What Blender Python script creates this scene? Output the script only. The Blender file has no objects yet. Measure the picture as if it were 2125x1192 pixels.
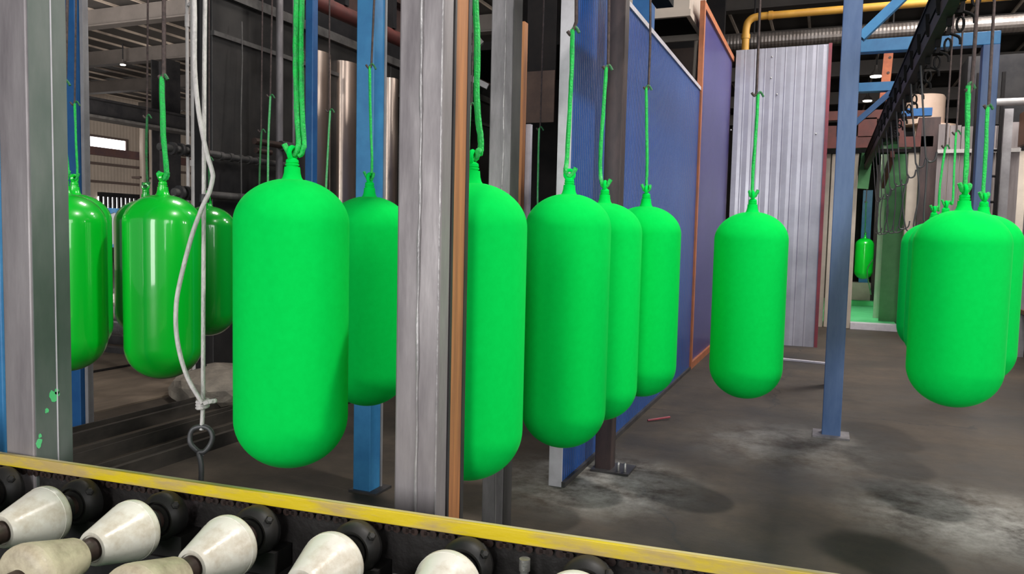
import bpy, bmesh, math, random
from mathutils import Vector, Matrix
R = math.radians
random.seed(7)
SC = bpy.context.scene
COL = SC.collection

# ---------------------------------------------------------------- camera
F_PX = 1600.0
CAM_Z = 1.40
cam_d = bpy.data.cameras.new('camera')
cam = bpy.data.objects.new('camera', cam_d)
COL.objects.link(cam)
cam_d.sensor_width = 36.0
cam_d.lens = 36.0 * F_PX / 2125.0
cam_d.clip_end = 200
CM = (Matrix.Translation((0, 0, CAM_Z)) @ Matrix.Rotation(R(22.2), 4, 'Z')
      @ Matrix.Rotation(R(90 - 3.95), 4, 'X') @ Matrix.Rotation(R(1.3), 4, 'Z'))
cam.matrix_world = CM
SC.camera = cam

# ---------------------------------------------------------------- light and exposure
SC.view_settings.view_transform = 'Standard'
SC.view_settings.look = 'None'
SC.view_settings.gamma = 1.0
SC.view_settings.exposure = 0.0
SC.view_settings.use_curve_mapping = False
world = bpy.data.worlds.new('world')
SC.world = world
world.use_nodes = True
bg = world.node_tree.nodes['Background']
bg.inputs[0].default_value = (0.80, 0.88, 1.0, 1)
bg.inputs[1].default_value = 0.35

def area(name, loc, aim, sx, sy, power, color=(1, 1, 1)):
    d = bpy.data.lights.new(name, 'AREA')
    d.shape = 'RECTANGLE'; d.size = sx; d.size_y = sy; d.energy = power; d.color = color
    o = bpy.data.objects.new(name, d); COL.objects.link(o)
    o.location = loc
    o.rotation_euler = (Vector(aim) - Vector(loc)).to_track_quat('-Z', 'Y').to_euler()
    return o
area('loading_door_daylight', (-4.2, -6.5, 2.6), (-1.5, 3.0, 1.0), 1.3, 4.4, 270, (1.0, 0.99, 0.97))
area('loading_door_daylight', (0.2, -7.0, 2.6), (-0.6, 3.0, 1.0), 2.2, 4.4, 300, (1.0, 0.99, 0.97))
area('side_door_daylight', (6.5, -2.2, 3.0), (-0.6, 3.4, 0.9), 4.5, 3.4, 300, (1.0, 0.99, 0.98))
area('bay_light_front', (1.33, 2.8, 5.9), (1.33, 2.8, 0), 0.30, 0.30, 250, (1, 0.96, 0.91))
area('bay_light_mid', (0.4, 8.3, 5.9), (0.4, 8.3, 0), 1.2, 1.2, 190, (1, 0.96, 0.92))
area('bay_light_rear', (2.4, 10.6, 5.9), (2.4, 11.0, 0), 1.6, 1.6, 380, (1, 0.95, 0.9))
area('left_hall_fill', (-12.0, 6.0, 1.6), (-19.0, 17.0, 4.6), 5.0, 2.0, 240, (1, 0.92, 0.84))  # added fill out of view, brightens the left roof
area('left_hall_fill', (-13.0, 5.0, 3.2), (-25.0, 23.0, 2.2), 4.0, 3.0, 1900, (1, 0.93, 0.86))  # second added fill, lifts the far siding
area('oven_wall_fill', (-3.4, 5.6, 5.9), (-3.6, 5.8, 0), 1.0, 1.0, 110, (1, 0.93, 0.87))  # unseen lamp added to lift the oven wall and its covers
area('right_roof_fill', (12.5, 9.0, 3.6), (2.0, 17.0, 5.0), 6.0, 1.6, 800, (1, 0.96, 0.92))  # added fill for the roof; the right wall has no opening
area('vent_drum_fill', (1.9, 14.6, 5.9), (4.2, 17.2, 3.6), 0.8, 0.8, 260, (1, 0.95, 0.9))  # extra lamp added to brighten the tan vent drum
area('booth_light', (0.75, 15.2, 3.0), (0.75, 15.6, 0), 0.8, 0.8, 70, (1, 0.98, 0.95))

# ---------------------------------------------------------------- pixel -> place
def ray(px, py):
    d = CM.to_3x3() @ Vector(((px - 1062.5) / F_PX, -(py - 596) / F_PX, -1.0))
    return CM.translation.copy(), d
def U(px, py, d):
    o, r = ray(px, py); return o + r * d
def onX(px, py, X):
    o, r = ray(px, py); return o + r * ((X - o.x) / r.x)
def onY(px, py, Y):
    o, r = ray(px, py); return o + r * ((Y - o.y) / r.y)
def onZ(px, py, Z):
    o, r = ray(px, py); return o + r * ((Z - o.z) / r.z)

# ---------------------------------------------------------------- materials
def mat(name, c1, c2=None, scale=6.0, rough=0.6, metal=0.0, bump=0.0, stretch=(1, 1, 1), lo=0.35, hi=0.65,
        rough2=None, coat=0.0, bscale=None, spec=0.5):
    m = bpy.data.materials.new(name); m.use_nodes = True
    nt = m.node_tree; b = nt.nodes['Principled BSDF']
    b.inputs['Roughness'].default_value = rough
    b.inputs['Metallic'].default_value = metal
    b.inputs['Coat Weight'].default_value = coat
    b.inputs['Coat Roughness'].default_value = 0.04
    b.inputs['Specular IOR Level'].default_value = spec
    b.inputs['Base Color'].default_value = (*c1, 1)
    tc = nt.nodes.new('ShaderNodeTexCoord'); mp = nt.nodes.new('ShaderNodeMapping')
    mp.inputs['Scale'].default_value = stretch
    nt.links.new(tc.outputs['Object'], mp.inputs['Vector'])
    if c2 is not None:
        n = nt.nodes.new('ShaderNodeTexNoise'); n.inputs['Scale'].default_value = scale
        n.inputs['Detail'].default_value = 6; n.inputs['Roughness'].default_value = 0.65
        nt.links.new(mp.outputs[0], n.inputs['Vector'])
        r = nt.nodes.new('ShaderNodeValToRGB')
        r.color_ramp.elements[0].position = lo; r.color_ramp.elements[1].position = hi
        r.color_ramp.elements[0].color = (*c1, 1); r.color_ramp.elements[1].color = (*c2, 1)
        nt.links.new(n.outputs['Fac'], r.inputs['Fac'])
        nt.links.new(r.outputs['Color'], b.inputs['Base Color'])
        if rough2 is not None:
            mr = nt.nodes.new('ShaderNodeMapRange')
            mr.inputs['From Min'].default_value = lo; mr.inputs['From Max'].default_value = hi
            mr.inputs['To Min'].default_value = rough; mr.inputs['To Max'].default_value = rough2
            nt.links.new(n.outputs['Fac'], mr.inputs['Value'])
            nt.links.new(mr.outputs[0], b.inputs['Roughness'])
    if bump:
        n2 = nt.nodes.new('ShaderNodeTexNoise'); n2.inputs['Scale'].default_value = bscale or scale * 4
        n2.inputs['Detail'].default_value = 4
        nt.links.new(mp.outputs[0], n2.inputs['Vector'])
        bp = nt.nodes.new('ShaderNodeBump'); bp.inputs['Strength'].default_value = bump
        bp.inputs['Distance'].default_value = 0.01
        nt.links.new(n2.outputs['Fac'], bp.inputs['Height'])
        nt.links.new(bp.outputs[0], b.inputs['Normal'])
    return m

def emit(name, c, s):
    m = bpy.data.materials.new(name); m.use_nodes = True
    b = m.node_tree.nodes['Principled BSDF']
    b.inputs['Base Color'].default_value = (*c, 1)
    b.inputs['Emission Color'].default_value = (*c, 1); b.inputs['Emission Strength'].default_value = s
    return m

def floor_mat():
    m = bpy.data.materials.new('oily_concrete'); m.use_nodes = True
    nt = m.node_tree; b = nt.nodes['Principled BSDF']; L = nt.links
    tc = nt.nodes.new('ShaderNodeTexCoord')
    def noise(s, d=6, r=0.6, vec=None):
        n = nt.nodes.new('ShaderNodeTexNoise'); n.inputs['Scale'].default_value = s
        n.inputs['Detail'].default_value = d; n.inputs['Roughness'].default_value = r
        L.new(vec or tc.outputs['Object'], n.inputs['Vector']); return n
    def ramp(src, stops):
        r = nt.nodes.new('ShaderNodeValToRGB'); e = r.color_ramp.elements
        e[0].position, e[0].color = stops[0][0], (*stops[0][1], 1)
        e[1].position, e[1].color = stops[1][0], (*stops[1][1], 1)
        for p, c in stops[2:]:
            k = e.new(p); k.color = (*c, 1)
        L.new(src, r.inputs['Fac']); return r
    def mix(f, a, c, mode='MIX'):
        x = nt.nodes.new('ShaderNodeMix'); x.data_type = 'RGBA'; x.blend_type = mode
        if isinstance(f, float): x.inputs[0].default_value = f
        else: L.new(f, x.inputs[0])
        for k, v in ((6, a), (7, c)):
            if isinstance(v, tuple): x.inputs[k].default_value = (*v, 1)
            else: L.new(v, x.inputs[k])
        return x.outputs[2]
    n1 = noise(0.9, 8, 0.65)
    base = ramp(n1.outputs['Fac'], [(0.34, (0.024, 0.019, 0.0145)), (0.68, (0.085, 0.064, 0.045))])
    n2 = noise(6.0, 8, 0.75)
    fine = ramp(n2.outputs['Fac'], [(0.25, (0.6, 0.6, 0.6)), (0.75, (1.25, 1.22, 1.2))])
    c = mix(1.0, base.outputs[0], fine.outputs[0], 'MULTIPLY')
    # cracks
    v = nt.nodes.new('ShaderNodeTexVoronoi'); v.feature = 'DISTANCE_TO_EDGE'; v.inputs['Scale'].default_value = 0.25
    nw = noise(1.7, 5, 0.6)
    mp = nt.nodes.new('ShaderNodeVectorMath'); mp.operation = 'MULTIPLY_ADD'
    mp.inputs[1].default_value = (0.7, 0.7, 0.7)
    L.new(nw.outputs['Color'], mp.inputs[0]); L.new(tc.outputs['Object'], mp.inputs[2])
    L.new(mp.outputs[0], v.inputs['Vector'])
    cr = ramp(v.outputs['Distance'], [(0.0, (1, 1, 1)), (0.004, (0, 0, 0))])
    c = mix(cr.outputs[0], c, (0.022, 0.02, 0.018))
    # pale powder drifts at chosen spots
    for (sx, sy, sr, st) in SPOTS:
        d = nt.nodes.new('ShaderNodeVectorMath'); d.operation = 'DISTANCE'
        L.new(tc.outputs['Object'], d.inputs[0]); d.inputs[1].default_value = (sx, sy, 0)
        mr = nt.nodes.new('ShaderNodeMapRange'); mr.interpolation_type = 'SMOOTHSTEP'
        mr.inputs['From Min'].default_value = sr; mr.inputs['From Max'].default_value = sr * 0.15
        L.new(d.outputs['Value'], mr.inputs['Value'])
        mu = nt.nodes.new('ShaderNodeMath'); mu.operation = 'MULTIPLY'
        nn = ramp(noise(3.5, 8, 0.75).outputs['Fac'], [(0.38, (0, 0, 0)), (0.68, (1, 1, 1))])
        L.new(mr.outputs[0], mu.inputs[0]); L.new(nn.outputs[0], mu.inputs[1])
        m2 = nt.nodes.new('ShaderNodeMath'); m2.operation = 'MULTIPLY'; m2.inputs[1].default_value = st
        L.new(mu.outputs[0], m2.inputs[0])
        c = mix(m2.outputs[0], c, (0.42, 0.41, 0.38))
    L.new(c, b.inputs['Base Color'])
    rr = ramp(n1.outputs['Fac'], [(0.3, (0.6, 0.6, 0.6)), (0.7, (0.9, 0.9, 0.9))])
    L.new(rr.outputs[0], b.inputs['Roughness'])
    bp = nt.nodes.new('ShaderNodeBump'); bp.inputs['Strength'].default_value = 0.25; bp.inputs['Distance'].default_value = 0.02
    L.new(n2.outputs['Fac'], bp.inputs['Height']); L.new(bp.outputs[0], b.inputs['Normal'])
    return m

_w1 = onZ(1235, 1000, 0); _w2 = onZ(2010, 1075, 0); _w3 = onZ(1640, 925, 0)
SPOTS = [(_w1.x, _w1.y, 0.75, 1.0), (_w2.x, _w2.y, 0.8, 0.75), (_w3.x, _w3.y, 0.9, 0.4), (_w2.x + 0.5, _w2.y - 0.1, 0.6, 0.6)]

def ribbed(name, c1, c2, axis, scale, strength, rough=0.35, metal=0.0, spec=0.5):
    m = mat(name, c1, c2, 1.5, rough, metal, spec=spec)
    nt = m.node_tree; b = nt.nodes['Principled BSDF']
    tc = nt.nodes.new('ShaderNodeTexCoord')
    w = nt.nodes.new('ShaderNodeTexWave'); w.wave_type = 'BANDS'; w.bands_direction = axis
    w.inputs['Scale'].default_value = scale; w.inputs['Distortion'].default_value = 0.0
    nt.links.new(tc.outputs['Object'], w.inputs['Vector'])
    bp = nt.nodes.new('ShaderNodeBump'); bp.inputs['Strength'].default_value = strength; bp.inputs['Distance'].default_value = 0.01
    nt.links.new(w.outputs['Fac'], bp.inputs['Height'])
    nt.links.new(bp.outputs[0], b.inputs['Normal'])
    return m

M = {}
M['powder'] = mat('green_powder_coat', (0.001, 0.68, 0.086), (0.001, 0.64, 0.078), 40, 0.9, 0, 0.0, bscale=400, spec=0.05)
_b = M['powder'].node_tree.nodes['Principled BSDF']
_b.inputs['Sheen Weight'].default_value = 0.12; _b.inputs['Sheen Roughness'].default_value = 0.25
_b.inputs['Sheen Tint'].default_value = (0.25, 1.0, 0.35, 1)
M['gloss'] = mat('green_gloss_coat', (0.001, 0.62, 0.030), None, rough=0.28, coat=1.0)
M['gloss_shaded'] = mat('green_gloss_coat_shaded', (0.001, 0.42, 0.024), None, rough=0.25, coat=1.0)  # same gloss coat, shade put into the colour
M['green_rod'] = mat('green_caked_rod', (0.003, 0.62, 0.08), (0.02, 0.40, 0.09), 60, 0.55, 0, 0.6, bscale=120)
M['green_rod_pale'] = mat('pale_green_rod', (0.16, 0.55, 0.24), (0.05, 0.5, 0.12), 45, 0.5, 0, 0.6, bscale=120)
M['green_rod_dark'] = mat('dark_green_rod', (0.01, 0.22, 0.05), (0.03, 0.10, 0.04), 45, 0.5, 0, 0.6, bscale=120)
M['rust_rod'] = mat('rusty_rod', (0.11, 0.075, 0.07), (0.045, 0.032, 0.03), 50, 0.6, 0.3)
M['steel'] = mat('bare_steel_tube', (0.36, 0.33, 0.335), (0.18, 0.16, 0.17), 7, 0.42, 0.35, 0.15, (1, 1, 0.16), rough2=0.6)
M['steel_mid'] = mat('worn_steel_tube', (0.27, 0.25, 0.26), (0.13, 0.12, 0.125), 7, 0.5, 0.35, 0.2, (1, 1, 0.25))
M['steel_dark'] = mat('dark_steel', (0.035, 0.033, 0.035), (0.075, 0.07, 0.07), 5, 0.5, 0.3, 0.1, (1, 1, 0.3))
M['steel_green'] = mat('steel_with_green_overspray', (0.13, 0.16, 0.145), (0.21, 0.225, 0.215), 5, 0.5, 0.3, 0.1, (1, 1, 0.3))
M['weld'] = mat('pale_weld_seam', (0.48, 0.46, 0.46), (0.26, 0.245, 0.25), 10, 0.38, 0.4, 0.6, (1, 1, 0.35))
M['orange'] = mat('orange_paint_on_timber', (0.50, 0.21, 0.075), (0.26, 0.11, 0.05), 8, 0.6, 0, 0.2, (3, 3, 0.2))
M['orange_frame'] = mat('orange_frame_paint', (0.50, 0.16, 0.06), (0.33, 0.12, 0.06), 6, 0.5)
M['blue'] = mat('blue_post_paint', (0.030, 0.175, 0.40), (0.045, 0.24, 0.49), 7, 0.42, 0, 0.05)
M['blue_pale'] = mat('sunbleached_blue_paint', (0.045, 0.095, 0.225), (0.095, 0.155, 0.30), 7, 0.45, 0, 0.1, (1, 1, 0.2))
M['blue_deep'] = mat('deep_blue_paint', (0.012, 0.085, 0.26), (0.02, 0.12, 0.32), 6, 0.4)
M['blue_wall'] = ribbed('blue_sandwich_panel', (0.016, 0.075, 0.29), (0.026, 0.095, 0.33), 'Y', 9.0, 0.25, 0.26)
M['violet_wall'] = ribbed('violet_blue_panel', (0.045, 0.045, 0.17), (0.065, 0.06, 0.21), 'Y', 9.0, 0.25, 0.3)
M['white_edge'] = mat('white_panel_edge', (0.66, 0.63, 0.68), (0.50, 0.47, 0.51), 5, 0.45)
M['white_sheet'] = mat('white_ribbed_sheet', (0.50, 0.50, 0.57), (0.41, 0.405, 0.46), 2.0, 0.25, 0.2, 0.45, bscale=2.2)
M['red_trim'] = mat('red_edge_trim', (0.33, 0.05, 0.07), (0.20, 0.05, 0.07), 6, 0.5)
M['oven'] = mat('dark_oven_sheet', (0.020, 0.020, 0.0205), (0.050, 0.047, 0.045), 1.6, 0.42, 0.3)
M['oven_rail'] = mat('dusty_grey_rail', (0.12, 0.115, 0.11), (0.06, 0.056, 0.055), 7, 0.55, 0.2)
M['stainless'] = mat('polished_stainless', (0.78, 0.64, 0.55), (0.55, 0.43, 0.36), 3, 0.3, 0.9, stretch=(1, 1, 0.2))
M['black'] = mat('flat_black', (0.006, 0.006, 0.007), (0.013, 0.011, 0.011), 3, 0.8, spec=0.15)  # plain black; stands for shade where it backs the oven mouth
M['brown_plate'] = mat('brown_heat_plate', (0.065, 0.038, 0.028), (0.035, 0.02, 0.016), 4, 0.5, 0.3)
M['brown_beam'] = mat('dull_brown_beam', (0.10, 0.055, 0.05), (0.06, 0.035, 0.03), 4, 0.6)
M['brown_post'] = mat('brown_rusted_post', (0.085, 0.055, 0.052), (0.035, 0.028, 0.03), 7, 0.45, 0.3, 0.2, (1, 1, 0.3))
M['red_oxide'] = mat('red_oxide_steel', (0.13, 0.032, 0.026), (0.07, 0.023, 0.02), 4, 0.6)
M['orange_bracket'] = mat('orange_bracket_paint', (0.55, 0.14, 0.04), (0.40, 0.09, 0.03), 8, 0.5)
M['yellow_pipe'] = mat('yellow_pipe_paint', (0.62, 0.33, 0.05), (0.50, 0.25, 0.04), 4, 0.45)
M['duct'] = mat('silver_duct', (0.26, 0.235, 0.22), (0.17, 0.145, 0.13), 4, 0.35, 0.7)
M['cream'] = mat('cream_stainless_panel', (0.60, 0.52, 0.43), (0.44, 0.37, 0.31), 1.6, 0.35, 0.45)
M['booth_green'] = mat('green_dusted_panel', (0.07, 0.25, 0.09), (0.11, 0.32, 0.13), 2.5, 0.6)
M['booth_green_bright'] = mat('bright_green_dusted_sheet', (0.10, 0.62, 0.22), (0.16, 0.70, 0.30), 3, 0.5)
M['pale_green'] = mat('pale_green_panel', (0.40, 0.58, 0.40), (0.55, 0.62, 0.5), 3, 0.5)
M['tan'] = mat('tan_vent_paint', (0.86, 0.64, 0.51), (0.78, 0.56, 0.44), 3, 0.5)
M['ply'] = mat('grey_weathered_boards', (0.30, 0.265, 0.265), (0.17, 0.145, 0.145), 3, 0.7, 0, 0.1, (2.5, 1, 0.25))
M['wood'] = mat('brown_board', (0.22, 0.105, 0.06), (0.14, 0.07, 0.045), 4, 0.65, 0, 0.1, (1, 0.3, 1))
M['grey_post'] = mat('grey_painted_post', (0.30, 0.29, 0.30), (0.22, 0.21, 0.22), 6, 0.5)
M['white_pipe'] = mat('white_plastic_pipe', (0.62, 0.59, 0.57), (0.48, 0.45, 0.44), 7, 0.4)
M['rope'] = mat('white_rope', (0.72, 0.68, 0.66), (0.50, 0.47, 0.46), 60, 0.85, 0, 0.6, (1, 1, 0.4), bscale=160)
M['tape'] = mat('black_tape', (0.012, 0.012, 0.013), None, rough=0.5)
M['iron'] = mat('grey_iron', (0.11, 0.11, 0.115), (0.07, 0.07, 0.072), 20, 0.5, 0.5)
M['roof'] = mat('roof_underside', (0.022, 0.019, 0.0175), (0.036, 0.031, 0.028), 1.5, 0.7)
M['purlin'] = mat('beige_purlin', (0.62, 0.52, 0.43), (0.16, 0.13, 0.11), 0.55, 0.55, stretch=(1, 1, 1))
M['rafter'] = mat('grey_brown_rafter', (0.075, 0.065, 0.06), (0.055, 0.048, 0.044), 2, 0.6)
M['girder'] = mat('dark_girder', (0.014, 0.014, 0.016), (0.026, 0.025, 0.026), 3, 0.8, spec=0.1)
M['siding'] = ribbed('beige_siding', (0.46, 0.39, 0.33), (0.40, 0.34, 0.29), 'Y', 2.2, 0.4, 0.5)
M['siding_line'] = mat('dark_siding_rail', (0.12, 0.09, 0.08), None, rough=0.6)
M['brick_band'] = mat('brown_band', (0.16, 0.085, 0.075), (0.11, 0.07, 0.075), 3, 0.6)
M['hall_wall'] = mat('dim_hall_wall', (0.028, 0.024, 0.022), (0.018, 0.016, 0.015), 1.0, 0.9, spec=0.1)
M['window'] = emit('daylight_glass', (1.0, 0.97, 0.97), 6.0)
M['lamp_glow'] = emit('lamp_glow', (1.0, 0.93, 0.82), 9.0)
M['banner_white'] = mat('banner_cloth', (0.60, 0.62, 0.66), (0.5, 0.53, 0.58), 3, 0.6)
M['banner_blue'] = mat('banner_print', (0.05, 0.22, 0.50), (0.12, 0.30, 0.55), 6, 0.6)
M['rail_yellow'] = mat('worn_yellow_paint', (0.70, 0.52, 0.006), (0.50, 0.36, 0.13), 5.0, 0.45, 0, 0.15, (0.7, 3, 3), lo=0.46, hi=0.62)
M['rail_glint'] = mat('pale_edge_glint', (0.55, 0.47, 0.33), (0.62, 0.52, 0.16), 5, 0.45)
M['grime'] = mat('greasy_plate', (0.016, 0.013, 0.013), (0.20, 0.16, 0.165), 5.0, 0.6, 0, 0.6, lo=0.55, hi=0.75)
M['chain'] = mat('rusty_chain', (0.035, 0.016, 0.012), (0.015, 0.010, 0.009), 25, 0.6, 0.2)
M['cone'] = mat('worn_white_polyurethane', (0.82, 0.79, 0.70), (0.50, 0.41, 0.29), 11, 0.3, 0, 0.1, lo=0.47, hi=0.74)
M['cone_dirty'] = mat('yellowed_polyurethane', (0.62, 0.55, 0.39), (0.30, 0.24, 0.17), 14, 0.45, 0, 0.2, lo=0.45, hi=0.75)
M['shaft'] = mat('brown_shaft', (0.09, 0.055, 0.045), (0.05, 0.035, 0.03), 12, 0.45, 0.4)
M['bearing'] = mat('black_cast_bearing', (0.012, 0.012, 0.0125), (0.028, 0.026, 0.025), 12, 0.55, 0.1)
M['bed_green'] = mat('dark_green_bed', (0.010, 0.085, 0.028), (0.012, 0.04, 0.018), 5, 0.5)
M['galv'] = mat('galvanised_pin', (0.50, 0.49, 0.48), (0.28, 0.27, 0.26), 18, 0.35, 0.7, 0.2)
M['grey_box'] = mat('grey_switch_housing', (0.09, 0.09, 0.092), None, rough=0.5)
M['tan_floor'] = mat('brown_dusty_slab', (0.24, 0.185, 0.135), (0.14, 0.108, 0.08), 1.6, 0.7, 0, 0.1, (2, 0.7, 1))
M['timber'] = mat('dusty_channel_steel', (0.085, 0.072, 0.06), (0.03, 0.027, 0.024), 3, 0.6, 0.2, 0.2, (2, 0.5, 1))
M['rubble'] = mat('pale_insulation', (0.27, 0.235, 0.19), (0.15, 0.13, 0.11), 7, 0.8, 0, 0.8)
M['floor'] = floor_mat()

# ---------------------------------------------------------------- mesh builder
class MB:
    def __init__(s): s.v = []; s.f = []; s.mi = []; s.cur = 0
    def add(s, vs, fs):
        k = len(s.v); s.v += [Vector(p) for p in vs]
        for f in fs: s.f.append([i + k for i in f]); s.mi.append(s.cur)
    def box(s, a, b):
        x0, x1 = sorted((a[0], b[0])); y0, y1 = sorted((a[1], b[1])); z0, z1 = sorted((a[2], b[2]))
        s.add([(x0, y0, z0), (x1, y0, z0), (x1, y1, z0), (x0, y1, z0), (x0, y0, z1), (x1, y0, z1), (x1, y1, z1), (x0, y1, z1)],
              [(3, 2, 1, 0), (4, 5, 6, 7), (0, 1, 5, 4), (1, 2, 6, 5), (2, 3, 7, 6), (3, 0, 4, 7)]); return s
    def bar(s, a, b, w, h, up=(0, 0, 1)):
        a, b = Vector(a), Vector(b); d = (b - a).normalized(); u = Vector(up)
        if abs(d.dot(u)) > 0.98: u = Vector((0, 1, 0))
        sd = d.cross(u).normalized(); u = sd.cross(d).normalized()
        vs = [p + sd * (i * w / 2) + u * (j * h / 2) for p in (a, b) for i, j in ((-1, -1), (1, -1), (1, 1), (-1, 1))]
        s.add(vs, [(0, 1, 2, 3), (7, 6, 5, 4), (0, 4, 5, 1), (1, 5, 6, 2), (2, 6, 7, 3), (3, 7, 4, 0)]); return s
    def prism(s, poly, vec):
        n = len(poly); vec = Vector(vec); p = [Vector(q) for q in poly]
        s.add(p + [q + vec for q in p], [list(range(n - 1, -1, -1)), list(range(n, 2 * n))] +
              [(i, (i + 1) % n, n + (i + 1) % n, n + i) for i in range(n)]); return s
    def tube(s, path, r, n=10, closed=False, jitter=0.0):
        P = [Vector(p) for p in path]; m = len(P)
        rs = r if isinstance(r, (list, tuple)) else [r] * m
        k = len(s.v); ref = None
        for i, p in enumerate(P):
            if closed: t = P[(i + 1) % m] - P[i - 1]
            else: t = P[min(i + 1, m - 1)] - P[max(i - 1, 0)]
            t.normalize()
            if ref is None:
                ref = Vector((1, 0, 0)) if abs(t.x) < 0.8 else Vector((0, 1, 0))
            ref = (ref - t * ref.dot(t))
            if ref.length < 1e-5: ref = t.orthogonal()
            ref.normalize(); bi = t.cross(ref)
            for j in range(n):
                a = 2 * math.pi * j / n; q = rs[i] * (1 + (random.uniform(-jitter, jitter) if jitter else 0))
                s.v.append(p + ref * (math.cos(a) * q) + bi * (math.sin(a) * q))
        for i in range(m if closed else m - 1):
            i2 = (i + 1) % m
            for j in range(n):
                s.f.append([k + i * n + j, k + i * n + (j + 1) % n, k + i2 * n + (j + 1) % n, k + i2 * n + j]); s.mi.append(s.cur)
        if not closed:
            s.f.append([k + j for j in range(n - 1, -1, -1)]); s.mi.append(s.cur)
            s.f.append([k + (m - 1) * n + j for j in range(n)]); s.mi.append(s.cur)
        return s
    def lathe(s, prof, base, axis=(0, 0, 1), n=40):
        ax = Vector(axis).normalized(); e1 = ax.orthogonal().normalized(); e2 = ax.cross(e1)
        base = Vector(base); k = len(s.v); m = len(prof)
        for r, h in prof:
            for j in range(n):
                a = 2 * math.pi * j / n
                s.v.append(base + ax * h + e1 * (math.cos(a) * max(r, 1e-4)) + e2 * (math.sin(a) * max(r, 1e-4)))
        for i in range(m - 1):
            for j in range(n):
                s.f.append([k + i * n + j, k + i * n + (j + 1) % n, k + (i + 1) * n + (j + 1) % n, k + (i + 1) * n + j]); s.mi.append(s.cur)
        s.f.append([k + j for j in range(n - 1, -1, -1)]); s.mi.append(s.cur)
        s.f.append([k + (m - 1) * n + j for j in range(n)]); s.mi.append(s.cur)
        return s
    def build(s, name, m, parent=None, smooth=False, bevel=0.0, origin=None):
        me = bpy.data.meshes.new(name)
        if parent is not None: org = ORG[parent.name]
        else: org = Vector(origin) if origin is not None else Vector((0, 0, 0))
        me.from_pydata([tuple(v - org) for v in s.v], [], s.f)
        ms = m if isinstance(m, (list, tuple)) else [m]
        for q in ms: me.materials.append(M[q])
        for i, p in enumerate(me.polygons):
            p.material_index = s.mi[i]; p.use_smooth = smooth
        bm = bmesh.new(); bm.from_mesh(me); bmesh.ops.recalc_face_normals(bm, faces=bm.faces); bm.to_mesh(me); bm.free()
        if smooth: me.set_sharp_from_angle(angle=R(38))
        o = bpy.data.objects.new(name, me); COL.objects.link(o)
        if parent is not None: o.parent = parent
        else: o.location = org
        ORG[o.name] = org
        if bevel:
            b = o.modifiers.new('bevel', 'BEVEL'); b.width = bevel; b.segments = 2; b.limit_method = 'ANGLE'
        return o
ORG = {}
def tag(o, label, cat, group=None):
    o['label'] = label; o['category'] = cat
    if group: o['group'] = group
    return o
def thing(name, label, cat, loc, group=None):
    o = bpy.data.objects.new(name, None); COL.objects.link(o); o.location = loc
    o.empty_display_size = 0.1
    ORG[o.name] = Vector(loc); return tag(o, label, cat, group)
def struct(o): o['kind'] = 'structure'; return o
def smooth_path(pts, n=6):
    P = [Vector(p) for p in pts]
    if len(P) < 3: return P
    out = []
    for i in range(len(P) - 1):
        p0 = P[max(i - 1, 0)]; p1 = P[i]; p2 = P[i + 1]; p3 = P[min(i + 2, len(P) - 1)]
        for k in range(n):
            t = k / n
            out.append(0.5 * ((2 * p1) + (-p0 + p2) * t + (2 * p0 - 5 * p1 + 4 * p2 - p3) * t * t + (-p0 + 3 * p1 - 3 * p2 + p3) * t ** 3))
    out.append(P[-1]); return out

# ================================================================ setting
ROOF = 6.2
struct(MB().box((-27, -9, -0.2), (14, 34, 0)).build('floor', 'floor'))
ceil = struct(MB().box((-27, -9, ROOF), (14, 34, ROOF + 0.12)).build('ceiling', 'roof'))
for k in range(50):
    x = -25.6 + k * .78
    MB().box((x, -8, ROOF - 0.05), (x + 0.05, 33, ROOF - 0.005)).build('purlin', 'purlin', ceil)
for y in (3.5, 8.2, 12.6, 15.6, 18.8, 22.5, 27.0, 31.0):
    b = MB().box((-26.5, y, ROOF - 0.42), (13.5, y + 0.03, ROOF - 0.05))
    b.box((-26.5, y - 0.12, ROOF - 0.45), (13.5, y + 0.15, ROOF - 0.42)).build('rafter', 'rafter', ceil)
WX = -25.0
wl = struct(MB().box((WX - 0.2, -9, 0), (WX, 34, ROOF)).build('wall_left', 'siding'))
for i, py in enumerate((340, 378)):
    z = onX(180, py, WX).z
    MB().box((WX, -8, z), (WX + 0.12, 33, z + 0.09)).build('siding_rail', 'siding_line', wl)
za = onX(180, 303, WX).z; zb = onX(180, 320, WX).z
MB().box((WX, -8, zb), (WX + 0.15, 33, za)).build('brown_band', 'brick_band', wl)
def wall_window(n, px0, px1, py0, py1):
    a, b = onX(px0, py0, WX), onX(px1, py0, WX); z1 = onX(px0, py1, WX).z
    o = struct(MB().box((WX + 0.01, a.y, z1), (WX + 0.06, b.y, a.z)).build('window_%d' % n, 'window'))
    f = MB()
    for (p, q) in (((a.y - .08, z1 - .08), (b.y + .08, z1)), ((a.y - .08, a.z), (b.y + .08, a.z + .08)),
                   ((a.y - .08, z1), (a.y, a.z)), ((b.y, z1), (b.y + .08, a.z))):
        f.box((WX, p[0], p[1]), (WX + 0.1, q[0], q[1]))
    f.build('window_frame', 'siding_line', o)
wall_window(1, 183, 257, 283, 303)
wall_window(2, 355, 380, 302, 318)
struct(MB().box((-27, 33.8, 0), (14, 34, ROOF)).build('wall_back', 'hall_wall'))
struct(MB().box((13.8, -9, 0), (14, 34, ROOF)).build('wall_right', 'hall_wall'))

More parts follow.
